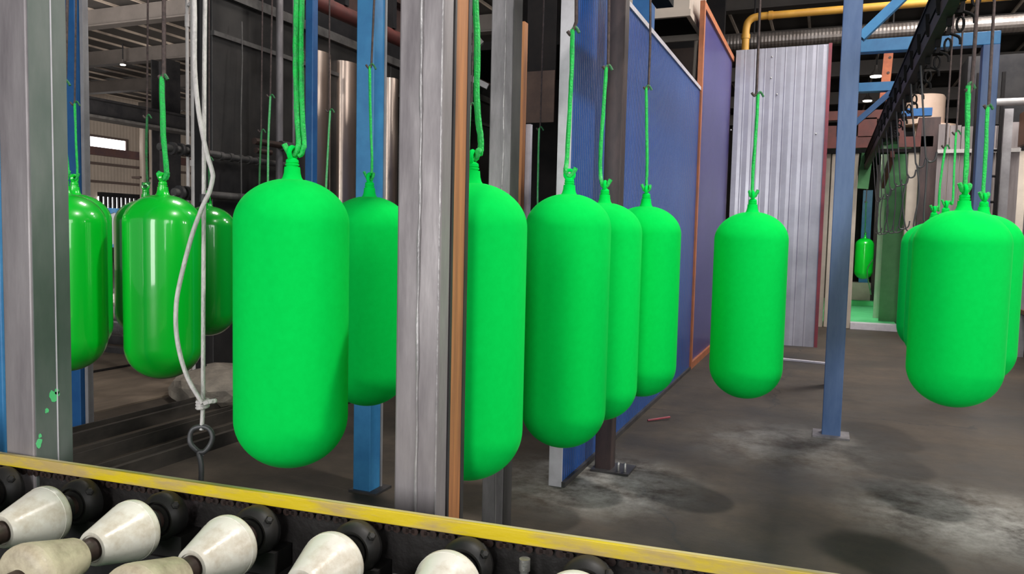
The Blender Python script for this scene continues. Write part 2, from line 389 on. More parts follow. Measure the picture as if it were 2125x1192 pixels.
# ---- left hall far things
def at_wall(px, py): return onX(px, py, WX)
p = onX(345, 300, -16.4)
c = thing('steel_column', 'wide dark steel column behind the glossy tanks, seen past the rope', 'column', (-16.4, p.y, 0))
MB().box((-16.65, p.y - 0.25, 0), (-16.62, p.y + 0.25, ROOF - .46)).box((-16.18, p.y - 0.25, 0), (-16.15, p.y + 0.25, ROOF - .46)).box((-16.62, p.y - .02, 0), (-16.18, p.y + .02, ROOF - .46)).build('shaft', 'girder', c)
MB().box((-16.8, p.y - 0.35, 0), (-16.0, p.y + 0.35, 0.05)).build('base_plate', 'girder', c)
ga = onX(175, 206, -15.8); gb = onX(175, 238, -15.8)
g = thing('crane_girder', 'long dark crane girder below the roof in the left background', 'girder', (-15.8, 16, gb.z))
MB().box((-15.9, -4, gb.z), (-15.7, 30, ga.z)).build('web', 'girder', g)
MB().box((-16.05, -4, gb.z - 0.06), (-15.55, 30, gb.z)).build('bottom_flange', 'oven_rail', g)
MB().box((-16.05, -4, ga.z), (-15.55, 30, ga.z + 0.05)).build('top_flange', 'girder', g)
# beige downpipes on far wall
for px, w, lab in ((280, .12, 'thin beige downpipe on the far siding, right of the bright window'),
                   (302, .16, 'beige downpipe on the far siding, beside the dark column')):
    q = at_wall(px, 300)
    d = thing('downpipe', lab, 'pipe', (WX + .40, q.y, 0))
    MB().tube([(WX + .40, q.y, 0), (WX + .40, q.y, at_wall(px, 262).z)], w, 10).build('pipe', 'siding', d, True)
    for z in (1.0, 3.2): MB().box((WX + .01, q.y - .18, z), (WX + .45, q.y + .18, z + .08)).build('clamp', 'siding_line', d)
# gate with daylight through bars
a, b2 = at_wall(203, 408), at_wall(276, 452)
zt = a.z; zb2 = at_wall(203, 440).z
gt = thing('barred_gate', 'black barred gate with daylight behind it at the far left wall', 'gate', (WX + .2, (a.y + b2.y) / 2, 0))
struct(MB().box((WX + .01, a.y, zb2), (WX + .05, b2.y, zt)).build('window_3', 'window'))
for i in range(9):
    y = a.y + (b2.y - a.y) * i / 8
    MB().box((WX + .12, y - .05, 0), (WX + .2, y + .05, zt + .1)).build('bar', 'girder', gt)
MB().box((WX + .1, a.y - .1, zt), (WX + .25, b2.y + .1, zt + .16)).build('top_rail', 'girder', gt)
MB().box((WX + .1, a.y - .1, zb2 - .5), (WX + .25, b2.y + .1, zb2)).build('lower_panel', 'girder', gt)
# banner
p0, p1 = U(222, 432, 20), U(244, 514, 20)
bn = thing('banner', 'white and blue banner board standing behind the glossy tanks', 'banner', (p0.x, p0.y, 0))
cx, cy = (p0.x + p1.x) / 2, (p0.y + p1.y) / 2
MB().box((cx - .02, cy - .26, p1.z), (cx + .02, cy + .26, p0.z)).build('board', 'banner_white', bn)
MB().prism([(cx + .03, cy - .26, p0.z), (cx + .03, cy + .26, p0.z), (cx + .03, cy + .26, p0.z - .32), (cx + .03, cy + .05, p0.z - .1), (cx + .03, cy - .26, p0.z - .22)], (.01, 0, 0)).build('print', 'banner_blue', bn)
MB().prism([(cx + .03, cy - .26, p1.z), (cx + .03, cy + .26, p1.z), (cx + .03, cy + .1, p1.z + .1), (cx + .03, cy - .26, p1.z + .05)], (.01, 0, 0)).build('print', 'banner_blue', bn)
for s_ in (-.2, .2): MB().box((cx - .02, cy + s_ - .02, 0), (cx + .02, cy + s_ + .02, p1.z)).build('leg', 'girder', bn)
# lamps in left hall
def bay_lamp(px, py, d, wpx, label, group):
    q = U(px, py, d); r = wpx * d / F_PX / 2
    o = thing('bay_lamp', label, 'lamp', (q.x, q.y, q.z), group)
    MB().lathe([(r, 0), (r * .95, r * .25), (r * .45, r * .8), (r * .28, r * 1.1), (r * .28, r * 1.7)], q, n=20).build('lamp_shade', 'rafter', o, True)
    MB().lathe([(r * .85, -0.02), (r * .9, 0.01), (r * .2, r * .35)], q, n=20).build('bulb', 'lamp_glow', o, True)
    MB().tube([q + Vector((0, 0, r * 1.6)), (q.x, q.y, ROOF - .001)], 0.015, 6).build('cord', 'girder', o)
bay_lamp(247, 42, 17, 12, 'small bay lamp on the nearest rafter in the left hall', 'bay lamps')
bay_lamp(255, 134, 20.5, 12, 'small bay lamp on the second rafter in the left hall', 'bay lamps')
bay_lamp(1818, 158, 17.5, 26, 'lit bay lamp right of the blue post, the largest one', 'bay lamps')
bay_lamp(1800, 209, 21, 20, 'lit bay lamp right of the blue post, lowest one', 'bay lamps')
bay_lamp(1833, 71, 18, 15, 'lit bay lamp just above the blue crossbeam', 'bay lamps')
bay_lamp(2004, 158, 20, 15, 'lit bay lamp beyond the rightmost tank cords', 'bay lamps')
# bars lying on the floor between the glossy tanks
for i, py in enumerate((735, 716, 694, 672, 650, 628, 606)):
    q = onZ(230, py, 0)
    yy = q.y
    m = 'galv' if i in (2, 5) else 'steel_dark'
    tag(MB().box((q.x - 1.6 - .1 * i, yy, 0), (q.x + .9 + .12 * (i % 3), yy + .1 + .02 * i, .07 + .04 * (i % 3))).build('steel_bar', m),
        'long dark bar lying on the floor behind the glossy tanks, %s' % ('nearest one', 'second from the front', 'third one, pale on top', 'fourth from the front', 'fifth from the front', 'sixth one, pale on top', 'farthest one')[i], 'bar', 'bars lying behind the tanks')

# ================================================================ left floor
y0 = onZ(190, 940, 0)
sl = onZ(200, 905, 0); sr_ = onZ(400, 770, 0)
XL = onZ(190, 856, 0).x
MB_ = MB().box((XL - 4.2, 3.0, 0), (XL + .05, 12, 0.012))
struct(MB_.build('trim_1', 'tan_floor'))
struct(MB().box((XL - 1.35, 3.0, 0.012), (XL - 1.28, 12, 0.02)).build('trim_2', 'black'))
for (pa, lab, w) in (((150, 930), 'low dusty steel channel on the floor behind the left post', .16),
                     ((250, 1000), 'low dusty steel channel under the rope hook', .14),
                     ((120, 985), 'low dark steel channel on the floor between two others', .10)):
    q = onZ(*pa, 0)
    f = thing('floor_channel', lab, 'channel', (q.x, 4, 0), 'steel channels on the floor')
    MB().box((q.x - w, 1.7, 0), (q.x, 7.2, .05)).build('web', 'timber', f)
    for x in (q.x - w, q.x - .012): MB().box((x, 1.7, .05), (x + .012, 7.2, .085)).build('flange', 'timber', f)
# rubble block
q = onZ(455, 828, 0)
rb = MB()
n = 14
pts = []
rr = random.Random(3)
for (ox, oy, sx, sy, sz) in ((0, 0, .42, .35, .30), (.35, .15, .3, .3, .26), (-.25, .25, .3, .3, .24)):
    bm = bmesh.new(); bmesh.ops.create_icosphere(bm, subdivisions=3, radius=1)
    vs = [(q.x + ox + v.co.x * sx * (1 + rr.uniform(-.08, .08)), q.y + oy + v.co.y * sy * (1 + rr.uniform(-.08, .08)), max(0, .09 + v.co.z * .58 * sz * (1 + rr.uniform(-.1, .1)))) for v in bm.verts]
    rb.add(vs, [[v.index for v in f.verts] for f in bm.faces]); bm.free()
tag(rb.build('insulation_bundle', 'rubble'), 'lumpy pale bundle on the floor at the foot of the dark oven wall', 'bundle')

# ================================================================ oven wall (left, dark)
OX = -5.12
OY0, OY1, OZ = 5.40, 13.0, 3.45
ov = thing('oven_wall', 'long dark sheet metal oven wall behind the front tanks', 'oven', (OX, 6, 0))
ys = [OY0, 6.9, 8.4, 10.0, 11.5, OY1]
for i in range(5):
    MB().box((OX - .15, ys[i] + .006, .12), (OX, ys[i + 1] - .006, OZ)).build('panel', 'oven', ov, bevel=.006)
MB().box((OX - .17, OY0 - .03, OZ), (OX + .05, OY1, OZ + .09)).build('cap_rail', 'oven_rail', ov)
MB().box((OX - .01, OY0, OZ - .36), (OX + .03, OY1, OZ - .32)).build('upper_rail', 'oven_rail', ov)
MB().box((OX - .17, OY0, 0), (OX + .04, OY1, .12)).build('plinth', 'black', ov)
for px, w in ((665, .17), (727, .2), (812, .12)):
    q = onX(px, 300, OX + .05)
    prof = []
    b = MB()
    P = [(OX, q.y - w, 0)] + [(OX + .02 + .10 * math.sin(math.pi * k / 10), q.y - w * math.cos(math.pi * k / 10), 0) for k in range(11)] + [(OX, q.y + w, 0)]
    b.prism([(x, y, .12) for x, y, _ in P], (0, 0, OZ - .30)).build('stainless_cover', 'stainless', ov, True)
# roof truss in brown over the oven
tr = thing('brown_truss', 'brown lattice truss above the dark oven wall', 'truss', (OX, 8, OZ + .12))
MB().box((OX - .1, OY0, OZ + .30), (OX - .02, OY1, OZ + .75)).build('web_plate', 'brown_beam', tr)
MB().box((OX - .15, OY0, OZ + .75), (OX + .1, OY1, OZ + .82)).build('top_chord', 'brown_beam', tr)
MB().box((OX - .12, OY0, OZ + .092), (OX + .02, OY1, OZ + .30)).build('bottom_chord', 'girder', tr)
for k in range(8):
    y = OY0 + .5 + k * .95
    MB().bar((OX + .0, y, OZ + .3), (OX + .0, y + .25, OZ + .75), .03, .05).build('lattice', 'girder', tr)
# pipes on oven
q = onX(580, 200, -4.85)
vp = thing('vertical_pipe', 'pale grey vertical pipe on the oven wall, left of the double green cords', 'pipe', (-4.85, q.y, 0))
MB().tube([(-4.85, q.y, 0), (-4.85, q.y, 5.5)], .034, 14).build('pipe', 'steel_mid', vp, True)
MB().tube([(-4.78, q.y + .12, 0), (-4.78, q.y + .12, 5.5)], .014, 8).build('side_pipe', 'steel_mid', vp, True)
za_ = onX(560, 308, -4.85).z
hp = thing('valve_pipe', 'short brown pipe stub with coupling beside the vertical grey pipe', 'pipe', (-4.8, q.y, za_))
ya_ = onX(522, 305, -4.8).y; yb_ = onX(612, 312, -4.8).y
MB().tube([(-4.77, ya_, za_ + .03), (-4.77, yb_, za_ + .03)], .03, 12).build('pipe', 'shaft', hp, True)
MB().tube([(-4.77, ya_ + .02, za_ - .05), (-4.77, ya_ + .22, za_ - .05)], .026, 12).build('stub', 'shaft', hp, True)
MB().tube([(-4.77, q.y - .08, za_ + .03), (-4.77, q.y + .08, za_ + .03)], .045, 14).build('coupling', 'iron', hp, True)
z = onX(500, 330, -5.0).z
ya, yb = onX(437, 320, -5.0).y, onX(600, 335, -5.0).y
hp = thing('horizontal_pipe', 'dusty horizontal pipe running along the dark oven wall', 'pipe', (-5.0, ya, z))
MB().tube([(-5.0, ya, z), (-5.0, yb, z)], .028, 12).build('pipe', 'oven_rail', hp, True)
for k in range(5): MB().tube([(-5.0, ya + .1 + .12 * k, z), (-5.0, ya + .14 + .12 * k, z)], .038, 12).build('collar', 'oven_rail', hp, True)
z = onX(437, 405, -5.0).z
ya = onX(360, 390, -5.0).y
hp = thing('flanged_pipe', 'dark flanged pipe behind the rope at tank shoulder height', 'pipe', (-5.0, ya, z))
MB().tube([(-5.0, ya, z), (-5.0, 6.3, z)], .034, 12).build('pipe', 'oven_rail', hp, True)
for k in range(5): MB().tube([(-5.0, ya + .05 + .07 * k, z), (-5.0, ya + .08 + .07 * k, z)], .06, 14).build('flange', 'steel_dark', hp, True)
z = onX(370, 310, -5.0).z; ya = onX(330, 296, -5.0).y
hp = thing('flanged_pipe', 'dark flanged pipe behind the rope, below the far second window', 'pipe', (-5.0, ya, z))
MB().tube([(-5.0, ya, z), (-5.0, 5.39, z)], .03, 12).build('pipe', 'oven_rail', hp, True)
for k in range(4): MB().tube([(-5.0, ya + .12 + .09 * k, z), (-5.0, ya + .15 + .09 * k, z)], .052, 14).build('flange', 'steel_dark', hp, True)
# white conduits beside the oven
def vert_pipe(px, d, r, m, name, label, top=5.8, cat='pipe', group=None):
    q = U(px, 300, d)
    o = thing(name, label, cat, (q.x, q.y, 0), group)
    MB().tube([(q.x, q.y, 0), (q.x, q.y, top)], r, 14).build('pipe', m, o, True)
    for z in (.6, 1.9): MB().tube([(q.x, q.y, z), (q.x, q.y, z + .05)], r * 1.3, 14).build('coupling', m, o, True)
    return o, q
o, q = vert_pipe(403, 6.4, .026, 'white_pipe', 'white_conduit', 'thick white vertical conduit just left of the straight rope', group='white conduits')
q2 = U(388, 20, 6.4)
o2 = thing('white_conduit', 'thin white conduit with an elbow at the top, left of the thick one', 'pipe', (q2.x, q2.y, 0), 'white conduits')
MB().tube(smooth_path([(q2.x, q2.y, 0), (q2.x, q2.y, q2.z - .1), (q2.x + .01, q2.y, q2.z + .02), (q2.x + .07, q2.y, q2.z + .06), (q2.x + .2, q2.y, q2.z + .06)]), .014, 10).build('pipe', 'white_pipe', o2, True)
MB().tube([(q2.x, q2.y, q2.z - .14), (q2.x, q2.y, q2.z - .04)], .019, 10).build('fitting', 'white_pipe', o2, True)
q = U(415, 300, 6.3)
tag(MB().box((q.x - .03, q.y - .03, 0), (q.x + .03, q.y + .03, 4.6)).build('corner_post', 'girder'), 'thin dark corner post between the white conduit and the oven wall', 'post')

# ================================================================ dark space behind the front tanks
BY = 11.0
dk = thing('dark_oven_mouth', 'black panel for the unlit oven mouth between the oven wall and the blue partition', 'oven', (-3.2, BY, 0))
MB().box((OX + .2, BY, 0), (-1.45, BY + .1, 5.2)).build('back_panel', 'black', dk)  # black sheet stands in for the darkness inside the opening
MB().box((OX + .2, 9.0, 3.7), (-2.75, BY, 3.8)).build('hood', 'black', dk)
for px0, px1, lab in ((1092, 1150, 'brown plate hanging in the black oven mouth, the left one'), (1165, 1205, 'brown plate hanging in the black oven mouth, beside the white panel edge')):
    a = onY(px0, 150, 8.0); b = onY(px1, 254, 8.0)
    hp_ = thing('hanging_plate', lab, 'plate', (a.x, 8.0, b.z), 'brown plates')
    MB().box((a.x, 7.98, b.z), (b.x, 8.0, a.z)).build('plate', 'brown_plate', hp_)
    MB().box((a.x, 8.0, a.z - .1), (b.x, 8.02, ROOF - .001)).build('hanger_strap', 'black', hp_)
a = onY(1062, 300, 6.2); b = onY(1083, 300, 6.2)
tag(MB().box((a.x, 6.2, 0), (b.x, 6.28, 3.2)).build('orange_post', 'orange'), 'orange painted upright right of the worn steel post, behind the tanks', 'post')
a = onY(1089, 258, 6.4); b = onY(1101, 258, 6.4)
ps = thing('pale_strip', 'pale strip with a blue edge in the black oven mouth', 'panel', (a.x, 6.4, 0))
MB().box((a.x + .012, 6.4, 0), (b.x, 6.45, a.z)).build('strip', 'white_edge', ps)
MB().box((a.x - .02, 6.4, 0), (a.x + .01, 6.45, a.z)).build('edge', 'blue_deep', ps)
for (pa, pb, d, w, h, m, lab) in (((945, 135), (1000, 85), 7.5, .1, .05, 'oven_rail', 'grey diagonal brace seen just right of the orange-edged post'),
                               ((940, 145), (1012, 180), 7.0, .04, .05, 'grey_post', 'thin pale rail below the grey brace behind the front tanks'),
                               ((963, 40), (963, 112), 7.0, .07, .03, 'brown_beam', 'short brown hanger strap behind the green cord of the tank right of the orange-edged post')):
    tag(MB().bar(U(*pa, d), U(*pb, d), w, h).build('steel_brace', m), lab, 'brace')
a, b = onX(625, -12, -4.2), onX(835, 85, -4.2)
bt = thing('red_brown_beam', 'red-brown pipe beam high up beside the middle blue post', 'beam', tuple((a + b) / 2))
MB().tube([a, b], .07, 14).build('pipe', 'red_oxide', bt, True)
for k in range(4):
    c0 = a.lerp(b, .1 + .25 * k)
    MB().box((c0.x - .06, c0.y - .03, c0.z + .06), (c0.x + .06, c0.y + .03, c0.z + .35)).build('hanger', 'girder', bt)

# ================================================================ blue partition
PX = -1.31
pw = thing('blue_partition', 'long blue ribbed partition wall with a white front edge', 'partition', (PX, 6, 0))
yA = onZ(1192, 1016, 0).y
yB = onX(1272, 900, PX).y
yC = onX(1448, 300, PX).y
zt0 = onX(1305, 12, PX).z; zt1 = onX(1448, 185, PX).z
HT = (zt0 + zt1) / 2
T_ = .075
MB().box((PX - T_, yA, 0), (PX, yA + .012, 4.4)).build('white_edge', 'white_edge', pw)
MB().box((PX - T_, yA + .012, 0), (PX, 4.75, 4.4)).build('front_panel', 'blue_wall', pw)
MB().box((PX - T_, 4.76, .0), (PX, yC, HT)).build('long_panel', 'blue_wall', pw)
MB().box((PX - T_ - .01, 4.76, HT), (PX + .012, yC, HT + .035)).build('top_trim', 'white_edge', pw)
MB().box((PX, yA, 0), (PX + .02, yC, .03)).build('base_trim', 'steel_dark', pw)
yD = 10.9; zt2 = onX(1515, 107, PX).z
vw = thing('violet_partition', 'tall violet-blue panel in an orange frame at the end of the blue partition', 'partition', (PX, 9, 0))
MB().box((PX - .03, yC + .07, .07), (PX - .005, yD, zt2 - .07)).build('panel', 'violet_wall', vw)
MB().box((PX - .03, yC, 0), (PX + .02, yC + .07, zt2)).build('frame_post', 'orange_frame', vw)
MB().box((PX - .03, yC + .07, zt2 - .07), (PX + .02, yD, zt2)).build('top_frame', 'orange_frame', vw)
MB().box((PX - .03, yC + .07, 0), (PX + .02, yD, .07)).build('bottom_frame', 'orange_frame', vw)
# hood above partition
a = onY(1430, 30, 8.0); hz = a.z; b = onZ(1447, 84, hz)
hx0, hx1, hy0, hy1 = a.x - .75, a.x, 8.0, b.y
hd = thing('exhaust_hood', 'beige sheet metal hood box above the blue partition', 'hood', (a.x, a.y, hz))
MB().box((hx0, hy0, hz), (hx1, hy0 + .02, hz + 1.1)).box((hx1 - .02, hy0 + .02, hz), (hx1, hy1, hz + 1.1)).box((hx0, hy1 - .02, hz), (hx1 - .02, hy1, hz + 1.1)).box((hx0, hy0 + .02, hz), (hx0 + .02, hy1 - .02, hz + 1.1)).build('hood_shell', 'siding', hd)
MB().box((hx0 + .02, hy0 + .02, hz + .07), (hx1 - .02, hy1 - .02, hz + .09)).build('underside', 'black', hd)
MB().box((hx0 - .015, hy0 - .015, hz - .015), (hx1 + .015, hy0 + .03, hz + .05)).box((hx1 - .03, hy0 + .03, hz - .015), (hx1 + .015, hy1, hz + .05)).build('lip', 'siding', hd)
tag(MB().box((-2.6, max(yC + .2, hy1 + .13), 0), (PX - .1, max(yC + .26, hy1 + .19), 3.6)).build('brown_backing', 'brown_plate'), 'brown sheet standing behind the blue partition, below the hood', 'panel')
q = U(1452, 60, 8.6)
tag(MB().tube(smooth_path([*[onY(px_, py_, hy1 + .05) for px_, py_ in ((1444, -120), (1446, 40), (1444, 100), (1439, 190), (1438, 300))]]), .022, 10).build('flexible_conduit', 'siding', smooth=True),
  'pale curved conduit rising beside the beige hood', 'conduit')
q = onY(1330, 60, 6.6)
tag(MB().box((q.x - .08, 6.6, 0), (q.x + .08, 6.76, 5.5)).build('blue_post', 'blue_deep'), 'blue post rising behind the top edge of the blue partition', 'post', 'blue posts')

# white ribbed sheet
WY = 10.85
a = onY(1515, 103, WY); b = onY(1722, 95, WY); c0 = onY(1688, 736, WY)
ws = thing('white_sheet_panel', 'tall white ribbed sheet metal panel facing the camera, with a red edge', 'panel', ((a.x + b.x) / 2, WY, 0))
x0, x1 = PX + .05, (b.x + c0.x) / 2
zT = (a.z + b.z) / 2
poly = []
nr = 9; wd = (x1 - x0) / nr
for k in range(nr):
    xx = x0 + k * wd
    poly += [(xx, WY), (xx + wd * .5, WY - .003), (xx + wd * .86, WY), (xx + wd * .93, WY - .004)]
poly.append((x1, WY))
vs = []
b_ = MB()
NZ = 24
for (x, y) in poly:
    pass
pts = poly
k0 = 0
vs = [(x, y + .006 * math.sin(3.1 * x + 5 * z_ / 4) , z_) for z_ in [zT * i / NZ for i in range(NZ + 1)] for (x, y) in pts]
m_ = len(pts)
fs = [(i * m_ + j, i * m_ + j + 1, (i + 1) * m_ + j + 1, (i + 1) * m_ + j) for i in range(NZ) for j in range(m_ - 1)]
b_.add(vs, fs)
sh = b_.build('ribbed_sheet', 'white_sheet', ws)
so = sh.modifiers.new('thick', 'SOLIDIFY'); so.thickness = .03; so.offset = 0
MB().box((x1 - .005, WY - .03, 0), (x1 + .035, WY + .05, zT + .01)).build('edge_trim', 'red_trim', ws)
rr = random.Random(5)
for (px, py) in ((1602, 118), (1600, 162), (1612, 196), (1693, 278), (1517, 270)):
    q = onY(px, py, WY - .02)
    MB().lathe([(.012, 0), (.012, .006), (.004, .01)], q, (0, -1, 0), 10).build('rivet', 'galv', ws, True)
# debris strip
q = onZ(1670, 752, 0)
tag(MB().bar((q.x - .25, q.y + .03, .012), (q.x + .25, q.y - .05, .012), .05, .02).build('white_strip', 'white_edge'), 'white strip lying on the floor below the ribbed sheet', 'strip')
a, b = onZ(1344, 873, .012), onZ(1390, 866, .02)
tag(MB().tube([a, a.lerp(b, .5), b], .008, 8).build('red_rod', 'red_trim', smooth=True), 'short dark red rod lying at the foot of the blue partition', 'rod')

# ================================================================ posts
def sq_post(name, label, x0, x1, y0, y1, m, top=5.6, cat='post', group=None, seam=False, plate=True, mats=None):
    o = thing(name, label, cat, ((x0 + x1) / 2, (y0 + y1) / 2, 0), group)
    MB().box((x0, y0, 0), (x1, y1, top)).build('tube', m, o, bevel=.008)
    if plate: MB().box((x0 - .05, y0 - .05, 0), (x1 + .05, y1 + .05, .012)).build('base_plate', 'steel_dark', o)
    return o
# left front post
q = U(62, 500, 2.28)
w = .125
lp = thing('steel_post', 'broad bare steel post at the left edge with green overspray on its right face', 'post', (q.x, q.y, 0), 'bare steel posts')
MB().box((q.x - w, q.y, 0), (q.x, q.y + w, 4.0)).build('tube', 'steel', lp, bevel=.006)
MB().box((q.x + .0005, q.y + .005, 0), (q.x + .004, q.y + w, 4.0)).build('overspray_face', 'steel_green', lp)
MB().tube([(q.x + .004, q.y + .075, 0), (q.x + .004, q.y + .075, 4.0)], .0025, 6).build('seam', 'white_edge', lp)
rs = random.Random(2)
for (px, py, s_) in ((112, 822, .022), (118, 815, .012), (80, 920, .016), (97, 853, .008), (83, 905, .007)):
    t = onX(px, py, q.x + .004)
    vv = []
    nn = 12
    for k in range(nn):
        a_ = 2 * math.pi * k / nn; r_ = s_ * rs.uniform(.55, 1.1)
        vv.append((q.x + .004, t.y + math.cos(a_) * r_ * .8, t.z + math.sin(a_) * r_))
    MB().prism(vv, (.0012, 0, 0)).build('paint_splash', 'booth_green_bright', lp)
# centre front post
q = U(912, 600, 2.03)
cw = .131
cp = thing('steel_post', 'broad bare steel post in the middle with a weld seam and an orange-edged right side', 'post', (q.x, q.y, 0), 'bare steel posts')
MB().box((q.x - cw, q.y, 0), (q.x, q.y + .06, 4.0)).build('tube', 'steel', cp, bevel=.006)
MB().box((q.x - .01, q.y + .061, 0), (q.x + .003, q.y + .070, 4.0)).build('grey_lip', 'steel_dark', cp)
MB().box((q.x - .01, q.y + .0705, 0), (q.x + .002, q.y + .140, 4.0)).build('orange_strip', 'orange', cp)
MB().box((q.x - .02, q.y + .1405, 0), (q.x + .004, q.y + .160, 4.0)).build('grey_lip', 'steel_dark', cp)
P = [(q.x - .062 + .0012 * math.sin(z * 9) + .0008 * math.sin(z * 31), q.y - .0015, z) for z in [i * .04 for i in range(11, 100)]]
rs = random.Random(4)
MB().tube(P, [.0025 + rs.uniform(0, .0035) for _ in P], 8).build('weld_seam', 'weld', cp, True)
MB().tube([(q.x - .002, q.y - .001, 0), (q.x - .002, q.y - .001, 4.0)], .0025, 6).build('corner_bead', 'weld', cp, True)
# worn steel post
q = U(1055, 500, 3.45)
wp = thing('steel_post', 'worn grey steel post behind the tank next to the orange-edged post', 'post', (q.x, q.y, 0), 'bare steel posts')
MB().box((q.x - .105, q.y, 0), (q.x, q.y + .10, 4.2)).build('tube', 'steel_mid', wp, bevel=.005)
MB().box((q.x + .0005, q.y + .004, 0), (q.x + .003, q.y + .1, 4.2)).build('shaded_face', 'steel_dark', wp)  # dark sheet carries the shade on the post's right side
P = [(q.x - .035 + .002 * math.sin(z * 15), q.y - .001, z) for z in [i * .06 for i in range(70)]]
MB().tube(P, .0025, 6).build('weld_seam', 'weld', wp, True)
# brown post by partition
q = onZ(1252, 978, 0)
bp_ = thing('brown_post', 'dark brown rusted post standing against the blue partition', 'post', (q.x, q.y, 0))
MB().box((q.x - .055, q.y, 0), (q.x + .045, q.y + .1, 5.0)).build('tube', 'brown_post', bp_, bevel=.005)
MB().box((q.x - .07, q.y - .04, 0), (q.x + .16, q.y + .16, .012)).build('base_plate', 'steel_dark', bp_)
for k in (.09, .13): MB().lathe([(.008, 0), (.008, .05), (.004, .055)], (q.x + k, q.y, .012), n=8).build('anchor_bolt', 'galv', bp_, True)
# middle blue post
q = onZ(757, 1024, 0)
m1 = thing('blue_post', 'bright blue square post between the two front tanks left of the middle', 'post', (q.x, q.y, 0), 'blue posts')
MB().box((q.x - .075, q.y, 0), (q.x + .03, q.y + .11, 5.4)).build('tube', 'blue', m1, bevel=.004)
MB().box((q.x - .09, q.y - .02, 0), (q.x + .08, q.y + .14, .012)).build('base_plate', 'steel_dark', m1)
MB().box((q.x + .031, q.y + .098, 0), (q.x + .038, q.y + .112, 3.6)).build('side_strip', 'grey_post', m1)
# left blue posts
q = U(152, 500, 5.1)
l2 = thing('blue_post', 'dark blue post partly hidden behind the left steel post and glossy tanks', 'post', (q.x, q.y, 0), 'blue posts')
MB().box((q.x - .05, q.y, 0), (q.x + .045, q.y + .09, 5.2)).build('tube', 'blue_deep', l2, bevel=.004)
gq = U(172, 500, 5.15)
sc_ = thing('steel_channel', 'pale grey upright channel beside the dark blue post on the left', 'channel', (gq.x, gq.y, 0))
MB().box((q.x + .05, gq.y - .03, 0), (q.x + .056, gq.y + .03, 5.2)).box((q.x + .056, gq.y - .03, 0), (q.x + .078, gq.y - .024, 5.2)).build('web', 'grey_post', sc_)
MB().box((q.x + .03, gq.y - .06, 0), (q.x + .15, gq.y + .14, .012)).build('base_plate', 'steel_dark', sc_)
q = U(-8, 500, 2.9)
l3 = sq_post('blue_post', 'bright blue post at the very left edge, behind the steel post', q.x - .1, q.x + .02, q.y, q.y + .1, 'blue', 5.2, group='blue posts')
q = U(641, 200, 5.6)
l4 = sq_post('blue_post', 'dark blue post right of the double green cords, behind the tall front tank', q.x - .035, q.x + .035, q.y, q.y + .06, 'blue_deep', 5.4, group='blue posts')

# portal frame
q = onZ(1724, 908, 0)
PW = .125
Yp = q.y
pf = thing('portal_frame', 'weathered blue portal frame standing at the right of the white sheet', 'frame', (q.x, Yp, 0), 'blue portal frames')
xl = q.x - PW / 2
MB().box((xl, Yp, 0), (xl + PW, Yp + PW, 5.2)).build('post', 'blue_pale', pf, bevel=.005)
MB().box((xl - .06, Yp - .06, 0), (xl + PW + .06, Yp + PW + .04, .014)).build('base_plate', 'steel_mid', pf)
a = onY(1786, 78, Yp + .05); b = onY(1880, -12, Yp + .05)
MB().bar(a, b, .06, .08, (0, 1, 0)).build('brace', 'blue', pf)
# second frame behind: carries the crossbeam and the right hand post
Y2 = onZ(1992, 828, 0).y
p2 = thing('portal_frame', 'farther blue portal frame with a crossbeam and a post behind the right hand cylinders', 'frame', (q.x, Y2, 0), 'blue portal frames')
zb0 = onY(1790, 108, Y2).z; zb1 = onY(1790, 82, Y2).z
xr = onY(2049, 200, Y2).x
MB().box((xl + .01, Y2, 0), (xl + PW - .01, Y2 + PW, 5.2)).build('post', 'blue_pale', p2)
MB().box((xl + PW, Y2 + .005, zb0), (xr + .075, Y2 + PW - .005, zb1)).build('beam', 'blue', p2, bevel=.005)
MB().box((xr - .055, Y2 + .002, 0), (xr + .075, Y2 + PW, zb0 - .0005)).build('post', 'blue_pale', p2, bevel=.005)
MB().box((xr - .11, Y2 - .03, 0), (xr + .12, Y2 + PW + .04, .014)).build('base_plate', 'grey_post', p2)
z0_ = onY(1775, 190, Y2).z; z1_ = onY(1775, 172, Y2).z
MB().box((xl + PW, Y2 + .01, z0_), (onY(1872, 180, Y2).x, Y2 + PW - .01, z1_)).build('lower_beam', 'blue', p2)
MB().bar(onY(1768, 262, Y2 + .05), onY(1858, 184, Y2 + .05), .05, .06, (0, 1, 0)).build('brace', 'blue_deep', p2)

